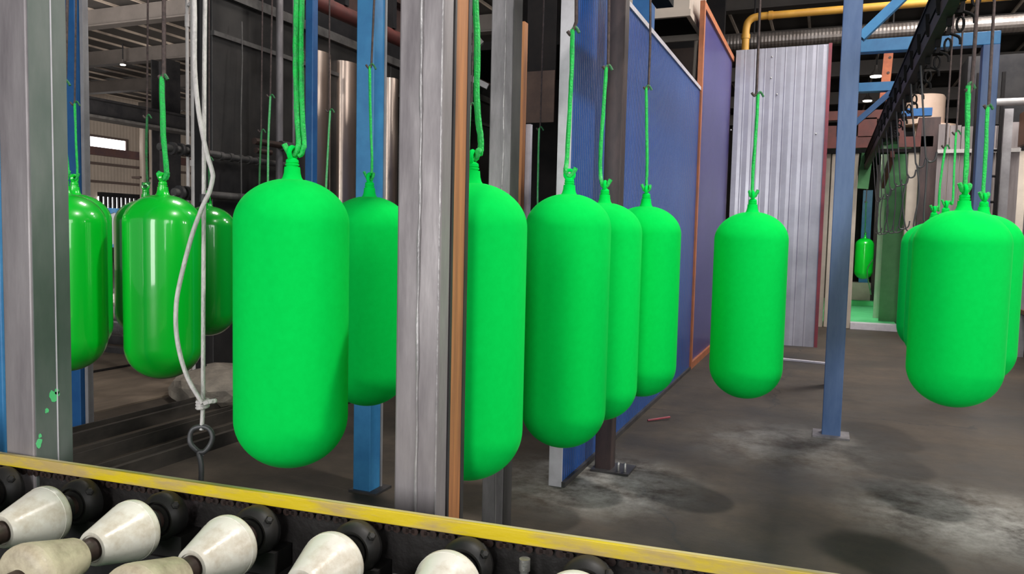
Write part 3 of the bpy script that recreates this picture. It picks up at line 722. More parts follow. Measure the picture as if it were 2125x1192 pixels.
# ================================================================ gas cylinders
def dome(Rr, h, n, top, p=2.0, inner=0.0):
    out = []
    for k in range(n + 1):
        t = math.pi / 2 * k / n
        out.append((Rr * max(math.cos(t), 0) ** (2 / p), h * math.sin(t) ** (2 / p)))
    return out
def cylinder(label, nx, ny, bx, by, wpx, m, d=None, ring=True, group='green gas cylinders', name='gas_cylinder', face=78):
    d = d or .35 * F_PX / wpx
    D = wpx * d / F_PX; Rr = D / 2
    top = U(nx, ny, d)
    bot = U(bx, by, d)
    zt_, zb_ = top.z, bot.z + .012
    cx, cy = top.x, top.y
    mid = U((nx + bx) / 2, (ny + by) / 2, d)
    cx, cy = mid.x, mid.y
    o = thing(name, label, 'gas cylinder', (cx, cy, zb_), group)
    hb, ht = .46 * D, .40 * D
    lo = [(r, zb_ + hb - h) for r, h in reversed(dome(Rr, hb, 16, False, 2.0))]
    nr = .067 * D
    up = [(r, zt_ - ht + h) for r, h in dome(Rr, ht, 18, True, 2.0) if r > nr * 1.7]
    neck = [(nr * 1.42, zt_ - .012 * D), (nr * 1.2, zt_ + .012 * D), (nr * 1.06, zt_ + .05 * D), (nr, zt_ + .10 * D)]
    C0 = Vector((cx, cy, 0))
    MB().lathe(lo + up + neck, C0, n=64).build('body', m, o, True)
    z = zt_ + .10 * D
    MB().lathe([(nr * .78, z), (nr * .78, z + .012 * D), (nr * .9, z + .014 * D), (nr * .9, z + .026 * D), (nr * .74, z + .03 * D),
                (nr * .84, z + .04 * D), (nr * .80, z + .062 * D), (nr * .45, z + .08 * D)], C0, n=24).build('neck_plug', m, o, True)
    er = .052 * D
    ec = Vector((cx, cy, z + .068 * D + er))
    rt = Vector((math.cos(R(22.2 + face)), math.sin(R(22.2 + face)), 0))
    MB().tube([ec + rt * (er * math.cos(a)) + Vector((0, 0, er * math.sin(a))) for a in [2 * math.pi * k / 18 for k in range(18)]], .022 * D, 8, True).build('eye_ring', m, o, True)
    return o, ec, D, d
RT = Vector((math.cos(R(22.2)), math.sin(R(22.2)), 0))
FW = Vector((-math.sin(R(22.2)), math.cos(R(22.2)), 0))
RAILZ = 2.62
def hang_rod(ec, D, d, lower, upper, lab, r=.008, m='green_rod', mu='rust_rod', side=-1, ru=None, strands=1, cord='hook_rod'):
    """green lower rod hooked through the eye, brown upper rod hooked above it"""
    er = .052 * D
    pts = [U(px, py, d) for px, py in lower]
    off = FW * -.0
    lowpt = ec + Vector((0, 0, -er * .35))
    path = smooth_path(pts + [lowpt + RT * (-side * er * .95) + Vector((0, 0, er * 1.5)), lowpt + RT * (-side * er * .6) + Vector((0, 0, er * .35)), lowpt], 5)
    tip = [lowpt + RT * (side * er * .6) + Vector((0, 0, er * .35)), lowpt + RT * (side * er * 1.35) + Vector((0, 0, er * 1.9))]
    path = path + tip
    if not upper: path = [Vector((pts[0].x, pts[0].y, RAILZ + .13))] + path
    o = thing(cord, 'green-caked hook rod ' + lab, 'hook', tuple(pts[0]), 'green hook rods')
    MB().tube(path, r, 8, jitter=.12).build('rod', m, o, True)
    if strands > 1:
        MB().tube([p_ + RT * (r * 1.9) + FW * .004 for p_ in path[:-3]], r * .95, 8, jitter=.12).build('rod', m, o, True)
    t0 = pts[0]
    if upper:
        # eyelet at the top of the green rod
        MB().tube(smooth_path([t0, t0 + Vector((0, 0, .012)) + RT * .01, t0 + RT * (.020) + Vector((0, 0, .002)), t0 + RT * .028 + Vector((0, 0, -.012))], 4), r * .7, 8).build('barb', 'green_rod_dark', o, True)
        up = [U(px, py, d) for px, py in upper]
        ru = ru or r * .8
        o2 = thing('hanger_rod', 'thin brown hanger rod ' + lab, 'rod', tuple(up[0]), 'brown hanger rods')
        topz = max(RAILZ, up[0].z + .05)
        MB().tube([Vector((up[0].x, up[0].y, topz))] + up, ru, 8, jitter=.05).build('rod', mu, o2, True)
        e = up[-1]
        MB().tube(smooth_path([e, e + Vector((0, 0, -.016)) - RT * .004, e + Vector((0, 0, -.02)) - RT * .012, e + Vector((0, 0, -.006)) - RT * .024], 4), ru, 8).build('hook', mu, o2, True)
    return o

CY = [
 # label, neck, bottom, width, material, lower rod, upper rod, r, side
 ('tall matt bright green gas cylinder hanging left of the middle, nearest of all', (607, 372), (604, 981), 231, 'powder',
  [(616, -60), (614, 60), (614, 150), (616, 240), (620, 300)], None, .0085, -1, 2, 'above the tall front cylinder left of the middle'),
 ('matt green gas cylinder cut off by the orange-edged post at its left side', (974, 380), (974, 1007), 230, 'powder',
  [(985, -60), (990, 90), (990, 220), (998, 290), (996, 318)], None, .0105, -1, 1, 'just right of the orange-edged post'),
 ('matt green gas cylinder with a clear eye ring, right of the worn steel post', (1176, 403), (1171, 938), 176, 'powder',
  [(1188, 62), (1186, 150), (1181, 250), (1176, 335)], [(1196, -10), (1196, 45), (1190, 62)], .0095, 1, 1, 'in front of the white partition edge'),
 ('matt green gas cylinder half hidden, second in the row before the blue partition', (1250, 421), (1245, 880), 157, 'powder',
  [(1258, 140), (1253, 220), (1247, 300), (1246, 360)], [(1264, -10), (1262, 135)], .009, 1, 1, 'in front of the narrow blue partition strip'),
 ('matt green gas cylinder farthest in the row before the blue partition', (1337, 428), (1330, 830), 146, 'powder',
  [(1341, 182), (1342, 270), (1343, 340), (1342, 385)], [(1350, -10), (1349, 100), (1346, 178)], .0075, -1, 1, 'in front of the long blue partition panel'),
 ('matt green gas cylinder between the tall front one and the orange-edged post', (766, 408), (763, 850), 166, 'powder',
  [(767, 138), (769, 250), (772, 330), (771, 362)], [(777, -10), (771, 132)], .006, -1, 1, 'in front of the bright blue middle post'),
 ('matt green gas cylinder hanging alone in front of the white ribbed sheet', (1559, 440), (1546, 834), 147, 'powder',
  [(1573, 196), (1569, 270), (1563, 350), (1560, 405)], [(1578, -10), (1570, 190)], .008, 1, 1, 'in front of the white ribbed sheet'),
 ('matt green gas cylinder at the right, nearest of its group', (1998, 436), (1976, 853), 180, 'powder',
  [(2009, 178), (2008, 260), (2006, 330), (2003, 390)], [(2029, -10), (2021, 120), (2016, 182)], .0095, -1, 1, 'above the nearest cylinder at the right'),
 ('matt green gas cylinder at far right, mostly behind the nearest one there', (2036, 445), (2022, 803), 150, 'powder',
  [(2049, 222), (2046, 310), (2041, 400)], [(2064, -10), (2052, 216)], .009, -1, 1, 'on the rightmost blue portal post'),
 ('matt green gas cylinder at the right, showing a narrow strip left of the nearest one', (1963, 455), (1941, 762), 130, 'powder',
  [(1984, 275), (1980, 350), (1977, 420)], [(2002, -10), (1985, 272)], .006, -1, 1, 'second from the left over the right hand group'),
 ('matt green gas cylinder at the right, leftmost strip of the group', (1936, 462), (1922, 735), 116, 'powder',
  [(1962, 305), (1951, 380), (1948, 435)], [(1982, -10), (1962, 300)], .007, -1, 1, 'leftmost over the right hand group'),
 ('glossy green gas cylinder cut off by the broad steel post at the left edge', (137, 402), (138, 778), 154, 'gloss',
  [(133, 172), (134, 290), (141, 365)], [(140, -10), (136, 168)], .008, 1, 1, 'right beside the left steel post'),
 ('glossy green gas cylinder peeking out behind the one at the left steel post', (157, 402), (158, 745), 136, 'gloss',
  [(155, 215), (158, 300), (160, 365)], [(158, -10), (155, 210)], .006, 1, 1, 'second from the left steel post'),
 ('large glossy green gas cylinder with white highlights, left of the rope', (342, 404), (337, 793), 152, 'gloss',
  [(336, 160), (339, 280), (346, 365)], [(340, -10), (340, 155)], .012, 1, 1, 'over the large glossy cylinder'),
 ('dark glossy green gas cylinder behind the large glossy one, at its left', (305, 415), (303, 705), 120, 'gloss_shaded',
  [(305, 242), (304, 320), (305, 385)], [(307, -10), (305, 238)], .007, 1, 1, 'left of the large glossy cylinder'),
 ('dark glossy green gas cylinder in shade between the rope and the tall front cylinder', (433, 428), (431, 702), 110, 'gloss_shaded',
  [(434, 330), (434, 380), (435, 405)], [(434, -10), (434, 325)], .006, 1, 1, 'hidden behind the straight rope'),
]
for (lab, nk, bt_, wp_, mm, lo_, up_, r_, sd, st, rl) in CY:
    o, ec, D, d = cylinder(lab, nk[0], nk[1], bt_[0], bt_[1], wp_, mm, face=0 if ('eye ring' in lab or 'behind the large glossy' in lab) else 75)
    mr = 'green_rod' if mm == 'powder' else 'green_rod_dark' if mm == 'gloss_shaded' else 'green_rod'
    hang_rod(ec, D, d, lo_, up_, rl, r_, mr, 'rust_rod', sd, None, st)
# rods whose cylinders the photo hides
for (lo_, up_, d, rl) in (
   ([(561, 200), (557, 290), (556, 420)], [(565, -10), (561, 195)], 5.0, 'against the oven wall, left of the vertical grey pipe'),
   ([(543, 272), (539, 350), (538, 430)], [(545, -10), (542, 268)], 5.4, 'against the oven wall, left of the nearer green one there'),
   ([(685, 230), (680, 320), (676, 420)], [(684, -10), (683, 226)], 5.0, 'between the two stainless covers'),
   ([(1119, 267), (1117, 340), (1116, 450)], [(1129, -10), (1121, 264)], 5.0, 'in the black oven mouth'),
   ([(976, 218), (973, 300), (972, 420)], [(984, -10), (979, 214)], 4.2, 'thinner one behind the cylinder beside the orange-edged post')):
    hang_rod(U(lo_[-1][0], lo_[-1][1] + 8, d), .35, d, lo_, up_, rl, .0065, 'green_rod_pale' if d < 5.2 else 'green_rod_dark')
q = U(502, 45, 7.2)
tag(MB().tube([U(502, 45, 7.0), U(503, 120, 7.0), U(500, 240, 7.0), U(501, 420, 7.0)], .006, 8).build('dangling_wire', 'oven_rail', smooth=True), 'thin pale wire hanging down the dark oven wall', 'wire')
# far small cylinder in booth
o, ec, D, d = cylinder('small distant glossy green gas cylinder hanging in the booth doorway', 1794, 494, 1792, 581, 36, 'gloss', d=15.4)
hang_rod(ec, D, d, [(1797, 420), (1796, 460), (1795, 478)], [(1800, 380), (1797, 418)], 'in the booth doorway', .012, 'green_rod_dark')

# ================================================================ overhead conveyor on the right
RXc = .50
oc = thing('overhead_conveyor', 'black overhead conveyor rail running back above the right hand cylinders', 'conveyor', (RXc, 8, 2.6))
zr = 2.60
MB().box((RXc - .05, 1.6, zr), (RXc + .05, 16.0, zr + .012)).box((RXc - .042, 1.6, zr + .012), (RXc + .042, 16.0, zr + .14)).box((RXc - .05, 1.6, zr + .14), (RXc + .05, 16.0, zr + .152)).build('rail', 'black', oc)
MB().box((RXc - .045, 1.6, zr - .09), (RXc + .01, 16.0, zr - .012)).build('chain', 'chain', oc)
Y_ = 2.2
while Y_ < 9.5:
    t = MB()
    t.box((RXc - .055, Y_ - .012, zr - .07), (RXc + .055, Y_ + .012, zr - .055))
    for sx in (-1, 1):
        t.bar((RXc + sx * .05, Y_, zr - .06), (RXc + sx * .058, Y_, zr + .05), .02, .008)
        t.lathe([(.026, 0), (.026, .02)], (RXc + sx * .012 + (0 if sx > 0 else -.02), Y_, zr + .038), (1, 0, 0), 14)
    t.box((RXc - .012, Y_ - .01, zr - .13), (RXc + .012, Y_ + .01, zr - .05))
    ring = [(RXc + .05 + .016 * math.cos(a), Y_ + .01, zr - .12 + .034 * math.sin(a)) for a in [2 * math.pi * k / 12 for k in range(12)]]
    t.tube(ring, .006, 6, True)
    t.tube(smooth_path([(RXc + .03, Y_ + .01, zr - .05), (RXc + .1, Y_ + .01, zr - .08), (RXc + .11, Y_ + .01, zr - .12)], 4), .008, 6)
    t.build('trolley', 'black', oc)
    Y_ += .44
# empty hanger pairs farther along the rail
words_ = ['nearest', 'second', 'third', 'fourth', 'fifth', 'sixth', 'seventh', 'eighth', 'ninth', 'last']
for k in range(10):
    Y_ = 5.5 + k * .62
    o = thing('empty_hanger', 'thin dark empty double hanger below the black conveyor, %s before the booth' % words_[k], 'hanger', (RXc + .02, Y_, zr - .1), 'empty hangers')
    sw = .03 * math.sin(k * 2.3)
    zk = 1.94 + .02 * math.sin(k * 1.7); ze = 1.53 + .015 * math.cos(k * 2.1)
    MB().tube([(RXc - .02, Y_, zr - .08), (RXc + .04, Y_, zk)], .0055, 6).build('upper_rod', 'steel_dark', o, True)
    MB().tube(smooth_path([(RXc + .04, Y_, zk), (RXc + .06, Y_, zk - .03), (RXc + .09, Y_, zk - .02), (RXc + .10, Y_, zk + .03)], 4), .006, 6).build('barb', 'steel_dark', o, True)
    MB().tube(smooth_path([(RXc + .05, Y_, zk - .02), (RXc + .05 + sw, Y_, (zk + ze) / 2), (RXc + .05, Y_, ze), (RXc + .08, Y_, ze - .03), (RXc + .12, Y_, ze - .01), (RXc + .13, Y_, ze + .04)], 4), .0055, 6).build('lower_hook', 'steel_dark', o, True)
# front conveyor rails above the frame
for (x, ya, yb, lab) in ((-.95, 1.2, 4.6, 'black conveyor rail above the middle row of cylinders'), ):
    rl = thing('overhead_rail', lab, 'rail', (x, ya, RAILZ), 'overhead rails')
    MB().box((x - .05, ya, RAILZ + .12), (x + .05, yb, RAILZ + .22)).build('rail', 'black', rl)

# ================================================================ right background
# booth
BYF = onZ(1820, 686, 0).y
bo = thing('spray_booth', 'stainless spray booth at the back with a doorway open to a green interior', 'booth', (.8, BYF, 0))
def yb(px0, py0, px1, py1, dz=0): return onY(px0, py0, BYF), onY(px1, py1, BYF)
xa, xb = onY(1768, 600, BYF).x, onY(1868, 600, BYF).x
zt_ = onY(1820, 318, BYF).z
xL = onY(1690, 600, BYF).x; xR = onY(1925, 600, BYF).x
MB().box((xL - 1.2, BYF, 0), (xL + .15, BYF + .12, zt_)).build('left_panel', 'cream', bo)
MB().box((xL + .16, BYF - .03, 0), (xa, BYF + .12, zt_)).build('left_pillar', 'cream', bo, bevel=.01)
MB().box((xb, BYF - .03, 0), (xR + .1, BYF + .12, zt_)).build('right_pillar', 'cream', bo, bevel=.01)
MB().box((xR + .1, BYF, 0), (xR + 2.5, BYF + .12, zt_)).build('right_panel', 'cream', bo)
MB().box((xa, BYF - .04, .0), (xb, BYF + .2, .10)).build('sill', 'white_edge', bo)
MB().box((xL - 1.2, BYF - .06, zt_), (xR + 2.5, BYF + .2, zt_ + .06)).build('lintel', 'black', bo)
def pane(px0, px1, py0, dy, thick, m, nm, py1=None, z0=.08):
    a, b = onY(px0, 500, BYF + dy), onY(px1, 500, BYF + dy)
    a.z = b.z = onY(px0, py0, BYF + dy).z
    zl = z0 if py1 is None else onY(px0, py1, BYF + dy).z
    MB().box((a.x, BYF + dy, zl), (b.x, BYF + dy + thick, a.z)).build(nm, m, bo)
pane(1832, 1880, 300, .8, .03, 'booth_green', 'inner_panel')
pane(1820, 1833, 300, 1.3, .03, 'pale_green', 'inner_panel')
pane(1812, 1822, 300, 5.0, .15, 'brown_post', 'dark_post')
pane(1786, 1806, 395, 5.0, .1, 'blue', 'blue_upright')
pane(1764, 1812, 586, 4.9, .4, 'cream', 'bench', 628)
pane(1760, 1842, 624, 3.9, .3, 'booth_green_bright', 'tray', 640)
MB().box((xa - .62, BYF + .13, .0), (xb, BYF + 5.8, .08)).build('booth_floor', 'booth_green_bright', bo)
MB().box((xa - .7, BYF + 5.8, 0), (xb + .1, BYF + 5.9, 3.05)).build('back_panel', 'hall_wall', bo)
MB().box((xa - .72, BYF + .13, 0), (xa - .62, BYF + 5.8, 3.05)).build('side_panel', 'booth_green', bo)
MB().box((xb + .01, BYF + 1.3, 0), (xb + .1, BYF + 5.8, 3.05)).build('side_panel', 'booth_green', bo)
MB().box((xa - .72, BYF + .2, 3.06), (xb + .1, BYF + 5.9, 3.14)).build('roof_panel', 'black', bo)
MB().tube(smooth_path([(xb - .36, BYF + 1.0, .5), (xb - .44, BYF + 1.0, .9), (xb - .36, BYF + 1.0, 1.1)], 5), .01, 6).build('hose', 'booth_green', bo, True)
# red oxide gantry
GY = BYF - .8
gn = thing('red_gantry', 'dark red-brown steel gantry above the booth doorway', 'gantry', (.8, GY, 0))
def gbox(p0, p1, dy=.12, m='red_oxide', nm='beam', oy=0):
    a, b = onY(*p0, GY), onY(*p1, GY)
    MB().box((a.x, GY + oy, b.z), (b.x, GY + oy + dy, a.z)).build(nm, m, gn)
gbox((1700, 285), (1812, 306)); gbox((1700, 232), (1905, 244), nm='top_beam')
gbox((1782, 245), (1818, 284), nm='bracket'); gbox((1700, 262), (1735, 284), nm='bracket', oy=.01)
gbox((1866, 284), (1936, 304)); gbox((1866, 232), (1876, 284), nm='post')
gbox((1914, 244), (1934, 560), nm='post', m='brown_post'); gbox((1868, 226), (1934, 240), nm='top_beam', m='blue_deep', oy=-.02)
a = onY(1903, 246, GY)
MB().prism([onY(1908, 244, GY), onY(1914, 244, GY), onY(1914, 284, GY), onY(1900, 284, GY)], (0, .1, 0)).build('gusset', 'red_oxide', gn)
a, b = onY(1820, 306, GY), onY(1935, 306, GY)
MB().bar(onY(1852, 320, GY + .3), onY(1832, 385, GY + 1.0), .06, .12).build('guide_arm', 'red_oxide', gn)
MB().bar(onY(1800, 318, GY + .5), onY(1790, 392, GY + .5), .16, .04, (0, 1, 0)).build('green_flap', 'booth_green', gn)
# vent stack
q0, q1 = U(1920, 205, 16.5), U(1920, 260, 16.5)
r0 = 38 * 16.5 / F_PX
vs_ = thing('vent_stack', 'round tan vent drum above the red gantry', 'vent', (q0.x, q0.y, 0))
MB().lathe([(r0 * .92, q0.z + .05), (r0, q0.z), (r0, q1.z)], (q0.x, q0.y, 0), n=32).build('drum', 'tan', vs_, True)
MB().lathe([(r0 * .75, 2.4), (r0 * .75, q1.z - .4), (r0 * 1.3, q1.z - .32), (r0 * 1.05, q1.z - .001)], (q0.x + .25, q0.y + .1, 0), n=32).build('collar', 'tan', vs_, True)
MB().lathe([(r0 * .9, q0.z - .3), (r0 * .9, q0.z - .05)], (q0.x - .35, q0.y + .3, 0), n=24).build('side_pipe', 'tan', vs_, True)
# orange bracket
a, b = U(1846, 105, 12.8), U(1834, 210, 12.8)
ob = thing('orange_bracket', 'orange perforated bracket hanging behind the blue crossbeam', 'bracket', tuple(a))
MB().bar(a + Vector((0, 0, .25)), b, .14, .05, (0, 1, 0)).build('plate', 'orange_bracket', ob)
for t in (.15, .45, .7):
    c0 = a.lerp(b, t); MB().lathe([(.022, 0), (.022, .01)], c0 - FW * .045, (0, -1, 0), 12).build('bolt', 'brown_beam', ob, True)
# duct and yellow pipe
DY = 12.4
za = onY(1515, 90, DY).z
x0 = onY(1480, 90, DY).x
du = thing('silver_duct', 'silver ribbed duct running across above the white sheet', 'duct', (0, DY, za))
P = [(x0 + .025 * k, DY, za) for k in range(int(7.5 / .025))]
MB().tube(P, [.115 + (.003 if k % 2 else 0) for k in range(len(P))], 18).build('duct_tube', 'duct', du, False)
for k in range(4): MB().tube([(x0 + .6 + 1.9 * k, DY, za + .12), (x0 + .6 + 1.9 * k, DY, ROOF - .1)], .012, 6).build('hanger', 'girder', du)
YY = 11.6
z1 = onY(1600, 32, YY).z; xe = onY(1548, 60, YY).x; ze = onY(1548, 104, YY).z
yp = thing('yellow_pipe', 'yellow gas pipe with an elbow above the white sheet', 'pipe', (xe, YY, z1))
path = [(xe, YY, 2.0), (xe, YY, z1 - .18), (xe + .02, YY, z1 - .08), (xe + .08, YY, z1 - .02), (xe + .18, YY, z1), (xe + 7, YY, z1)]
MB().tube([path[0], path[1]] + smooth_path(path[1:5], 4)[1:] + [path[5]], .052, 16).build('pipe', 'yellow_pipe', yp, True)
MB().tube([(xe, YY, z1 - .3), (xe, YY, z1 - .24)], .062, 16).build('collar', 'yellow_pipe', yp, True)
MB().tube([(xe + .3, YY, z1), (xe + .36, YY, z1)], .062, 16).build('collar', 'yellow_pipe', yp, True)
# grey boards
GYp = 12.0
a, b = onY(1948, 258, GYp), onY(2098, 600, GYp)
gp = thing('board_screen', 'grey weathered board screen behind the right hand cylinders', 'screen', ((a.x + b.x) / 2, GYp, 0))
nb = 7
for k in range(nb):
    xk = a.x + (b.x - a.x) * k / nb
    MB().box((xk + .004, GYp, .0), (xk + (b.x - a.x) / nb - .004, GYp + .03, a.z - .02 * (k % 3))).build('board', 'ply', gp)
zz = onY(1990, 318, GYp).z
MB().box((a.x, GYp - .04, zz), (b.x, GYp, zz + .05)).build('batten', 'white_pipe', gp)
# ladder
x = onY(2074, 300, GYp - .4).x
ld = thing('rung_ladder', 'black rung ladder standing right of the blue portal post', 'ladder', (x, GYp - .4, 0))
for dx in (0, -.28): MB().box((x + dx - .02, GYp - .42, 0), (x + dx + .02, GYp - .38, 3.6)).build('rail', 'black', ld)
for k in range(10): MB().tube([(x - .28, GYp - .4, .3 + k * .33), (x, GYp - .4, .3 + k * .33)], .016, 8).build('rung', 'black', ld, True)
a, b = onY(2058, 213, 10.5), onY(2200, 213, 10.5)
tag(MB().tube([a, (b.x, 10.5, a.z)], .042, 14).build('white_pipe', 'white_pipe', smooth=True), 'white horizontal pipe at the upper right edge', 'pipe')
# right side wall of boards
SX = onZ(2122, 752, 0).x
SY0, SY1 = 7.6, 11.9
sw_ = thing('board_side_wall', 'brown board side wall with grey uprights at the right edge', 'wall', (SX, 9, 0))
zTop = onX(2112, 240, SX).z
zBd = onX(2112, 305, SX).z
MB().box((SX, SY0, zBd), (SX + .04, SY1, zTop)).build('top_board', 'wood', sw_)
MB().box((SX + .12, SY0, 0), (SX + .16, SY1, zBd)).build('backing', 'wood', sw_)
for y in (8.2, 9.3, 10.4, 11.3): MB().box((SX + .02, y, 0), (SX + .1, y + .09, zBd)).build('upright', 'grey_post', sw_)
for z in (.55, 1.35): MB().box((SX + .03, SY0, z), (SX + .09, SY1, z + .05)).build('rail', 'wood', sw_)
q = onY(2083, 400, 11.7)
tag(MB().box((q.x - .05, 11.7, 0), (q.x + .05, 11.78, 3.15)).build('grey_upright', 'grey_post'), 'pale grey upright where the board screen meets the side wall', 'post')
# dark high block at right
a = onY(2050, 130, 16)
hb_ = thing('dark_cabin', 'dark raised cabin with pale uprights at the upper right', 'cabin', (a.x, 16, 0))
MB().box((a.x - .3, 16, 2.0), (a.x + 4, 17, onY(2050, 115, 16).z)).build('body', 'girder', hb_)
MB().box((a.x + .75, 15.94, 2), (a.x + .87, 16, 4.9)).build('upright', 'tan', hb_)
MB().bar((a.x + .2, 15.9, 2.6), (a.x + 2.0, 15.9, 4.2), .3, .06, (0, 1, 0)).build('stair_string', 'black', hb_)
MB().bar((a.x + .4, 15.88, 2.4), (a.x + 2.2, 15.88, 4.0), .06, .06, (0, 1, 0)).build('handrail', 'siding', hb_)

# ================================================================ rope and eye hook
dR = 2.55
ro = thing('rope', 'white rope with a loop hanging in front of the glossy tanks', 'rope', tuple(U(420, 850, dR)))
MB().tube(smooth_path([U(426, -40, dR), U(424, 150, dR), U(423, 410, dR), U(422, 600, dR), U(421, 836, dR), U(418, 893, dR)], 8), .0070, 10).build('straight_strand', 'rope', ro, True)
d2 = dR - .03
MB().tube(smooth_path([U(402, -40, d2), U(404, 40, d2), U(404, 140, d2), U(412, 230, d2), U(427, 310, d2), U(440, 355, d2), U(441, 372, d2), U(434, 400, d2), U(425, 418, d2), U(416, 440, d2), U(398, 490, d2), U(377, 570, d2), U(366, 630, d2), U(366, 690, d2), U(376, 745, d2), U(392, 790, d2), U(413, 826, d2), U(420, 838, d2)], 6), .0074, 10).build('looped_strand', 'rope', ro, True)
for k in range(3):
    c0 = U(422, 832 + 6 * k, dR)
    MB().tube([c0 + RT * (.016 * math.cos(a)) + FW * (.02 * math.sin(a) - .006) + Vector((0, 0, .002 * math.cos(a))) for a in [2 * math.pi * j / 14 for j in range(14)]], .006, 8, True).build('knot', 'rope', ro, True)
MB().tube(smooth_path([U(424, 838, dR - .04), U(436, 834, dR - .04), U(450, 832, dR - .03)], 4), [.008, .008, .008, .008, .008, .008, .008, .008, .005], 8).build('rope_end', 'rope', ro, True)
MB().tube([U(425, 404, dR - .015), U(424, 420, dR - .015)], .016, 12).build('tape', 'tape', ro, True)
eh = thing('eye_hook', 'grey iron eye hook hanging from the rope end', 'hook', tuple(U(418, 930, dR)))
pth = [U(x_, y_, dR - (.006 if i > 8 else 0)) for i, (x_, y_) in enumerate([(411, 941), (398, 925), (394, 908), (399, 893), (410, 887), (424, 886), (436, 893), (441, 908), (436, 924), (424, 938), (413, 940), (416, 955), (418, 975), (417, 1010), (417, 1060)])]
pth[0] = U(425, 944, dR + .012)
MB().tube(smooth_path([U(422, 946, dR + .012)] + pth[1:], 5), .0085, 10).build('eye', 'iron', eh, True)

# ================================================================ roller conveyor (foreground)
RZ = .70
qm = onZ(850, 1062, RZ); qa = onZ(0, 943, RZ); qb = onZ(1690, 1191, RZ)
ANG = math.atan2(qb.y - qa.y, qb.x - qa.x)
PV = Vector((qm.x, (qa.y + (qb.y - qa.y) * (qm.x - qa.x) / (qb.x - qa.x) + qm.y) / 2, 0))
ROT = Matrix.Rotation(ANG, 3, 'Z')
def loc_(p): return ROT.inverted() @ (Vector((p.x, p.y, 0)) - PV) + PV
YR = PV.y
rc = thing('roller_conveyor', 'long roller conveyor with a worn yellow side rail in the foreground', 'conveyor', PV)
X0, X1 = -3.1, 2.2
MB().box((X0, YR - .010, RZ - .033), (X1, YR, RZ)).build('yellow_rail', 'rail_yellow', rc, bevel=.0015)
MB().box((X0, YR + .0005, RZ - .008), (X1, YR + .012, RZ - .001)).build('glint_strip', 'rail_glint', rc)  # pale strip paints the reflection along the rail's top edge
MB().box((X0, YR + .03, .25), (X1, YR + .042, RZ - .02)).build('side_plate', 'grime', rc)
MB().box((X0, YR + .001, RZ - .039), (X1, YR + .029, RZ - .035)).build('chain_guide', 'chain', rc)
ch = MB()
x = X0
while x < X1:
    for dx in (0, .024):
        ch.lathe([(.010, 0), (.010, .005)], (x + dx, YR + .012, RZ - .052), (0, 1, 0), 10)
    ch.box((x, YR + .012, RZ - .057), (x + .024, YR + .017, RZ - .047))
    x += .05
ch.build('drive_chain', 'chain', rc)
MB().box((X0, YR - .80, .34), (X1, YR + .03, .36)).build('bed_plate', 'bed_green', rc)
MB().box((X0, YR - .06, .36), (X1, YR + .03, .50)).build('bed_ledge', 'steel_dark', rc)
MB().box((X0, YR - .84, .25), (X1, YR - .81, .56)).build('near_side_plate', 'grime', rc)
for x in (-2.6, -.9, .8, 2.0):
    for y in (YR - .76, YR - .02):
        MB().box((x - .04, y - .03, 0), (x + .04, y + .03, .34)).build('leg', 'steel_dark', rc)
AZ = .605
bigs = [(108, 1066), (292, 1096), (490, 1130), (713, 1168)]
ref = [loc_(onZ(px, py, AZ)) for px, py in bigs]
st = (ref[-1].x - ref[0].x) / 3
xs = [ref[0].x - .004 + st * .985 * k for k in range(-1, 6)]
yb_ = sum(v.y for v in ref) / 4
yb_ = min(yb_, YR - .115)
labs = ['cut off by the left edge, only its bearing side showing', 'first whole one at the left edge', 'second from the left, with a bare brown shaft',
        'third from the left, below the yellow rail', 'below the foot of the tall front cylinder, fourth from the left', 'in the bottom middle, left of the steel pin', 'almost below the frame, right of the steel pin']
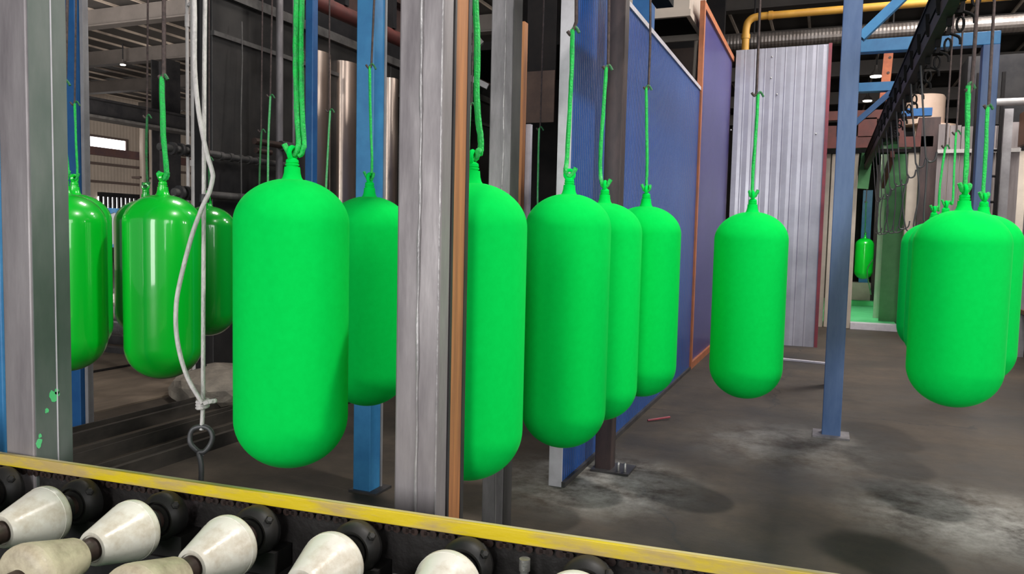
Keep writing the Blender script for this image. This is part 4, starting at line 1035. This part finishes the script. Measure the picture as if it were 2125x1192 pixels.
for i, X in enumerate(xs):
    ro_ = thing('cone_roller', 'white cone roller ' + labs[i], 'roller', (X, yb_, AZ), 'white cone rollers')
    L1 = .150
    prof = [(.020, -.003), (.055, -.005), (.070, 0), (.077, .006), (.079, .014), (.0788, .026), (.0780, .0265), (.0775, .029), (.0755, .040), (.0725, .050), (.0695, .060), (.0475, L1 - .014), (.0455, L1 - .006), (.042, L1), (.034, L1 + .001), (.033, L1 - .004), (.024, L1 - .004)]
    MB().lathe(prof, (X, yb_, AZ), (0, -1, 0), 48).build('cone', 'cone', ro_, True)
    y2 = yb_ - L1 - .040
    MB().lathe(prof, (X, y2 - L1, AZ), (0, 1, 0), 48).build('cone', 'cone_dirty', ro_, True)
    MB().tube([(X, YR - .062, AZ), (X, y2 - L1 - .14, AZ)], .029, 20).build('shaft', 'shaft', ro_, True)
    MB().lathe([(.036, 0), (.036, .03), (.03, .034)], (X, yb_ + .042, AZ), (0, -1, 0), 24).build('collar', 'bearing', ro_, True)
    # bearing on the frame
    bh = MB(); bh.lathe([(.056, 0), (.064, .006), (.066, .03), (.062, .046), (.052, .056), (.047, .056), (.045, .046), (.04, .046), (.04, .056), (.030, .058)], (X, YR - .008, AZ), (0, -1, 0), 36)
    bh.box((X - .07, YR - .05, .50), (X + .07, YR + .025, AZ - .045))
    hh = bh.build('bearing_housing', 'bearing', rc, True)
    ORG[hh.name] = ORG[rc.name]
    for a_ in (38,):
        MB().lathe([(.011, 0), (.011, .012), (.007, .016)], (X + .060 * math.cos(R(a_)), YR - .045, AZ + .060 * math.sin(R(a_))), (.6, -.5, .6), 6).build('bolt', 'bearing', hh)
    ro_.location = ROT @ (Vector((X, yb_, AZ)) - PV) + PV
    ro_.rotation_euler = (0, 0, ANG)
def lpix(px, py, dy):
    a = loc_(onZ(px, py, .62)); return a.x
q = onY(1088, 1160, YR)
lx = loc_(onY(1088, 1140, 1.63)).x
MB().lathe([(.0145, .36), (.0145, .60), (.010, .604), (.010, .615), (.013, .617), (.013, .645)], (lx, YR - .035, 0), n=20).build('steel_pin', 'galv', rc, True)
lx = loc_(onY(858, 1165, 1.60)).x
MB().box((lx - .045, YR - .11, .36), (lx + .045, YR - .07, .575)).build('switch_box', 'grey_box', rc, bevel=.004)
MB().box((lx - .075, YR - .10, .545), (lx - .046, YR - .08, .555)).build('switch_tab', 'white_edge', rc)
lx = loc_(onY(592, 1145, 1.55)).x
MB().lathe([(.018, 0), (.018, .01), (.012, .012), (.012, .035)], (lx, YR - .09, .36), n=6).build('frame_bolt', 'iron', rc)
rc.rotation_euler = (0, 0, ANG)
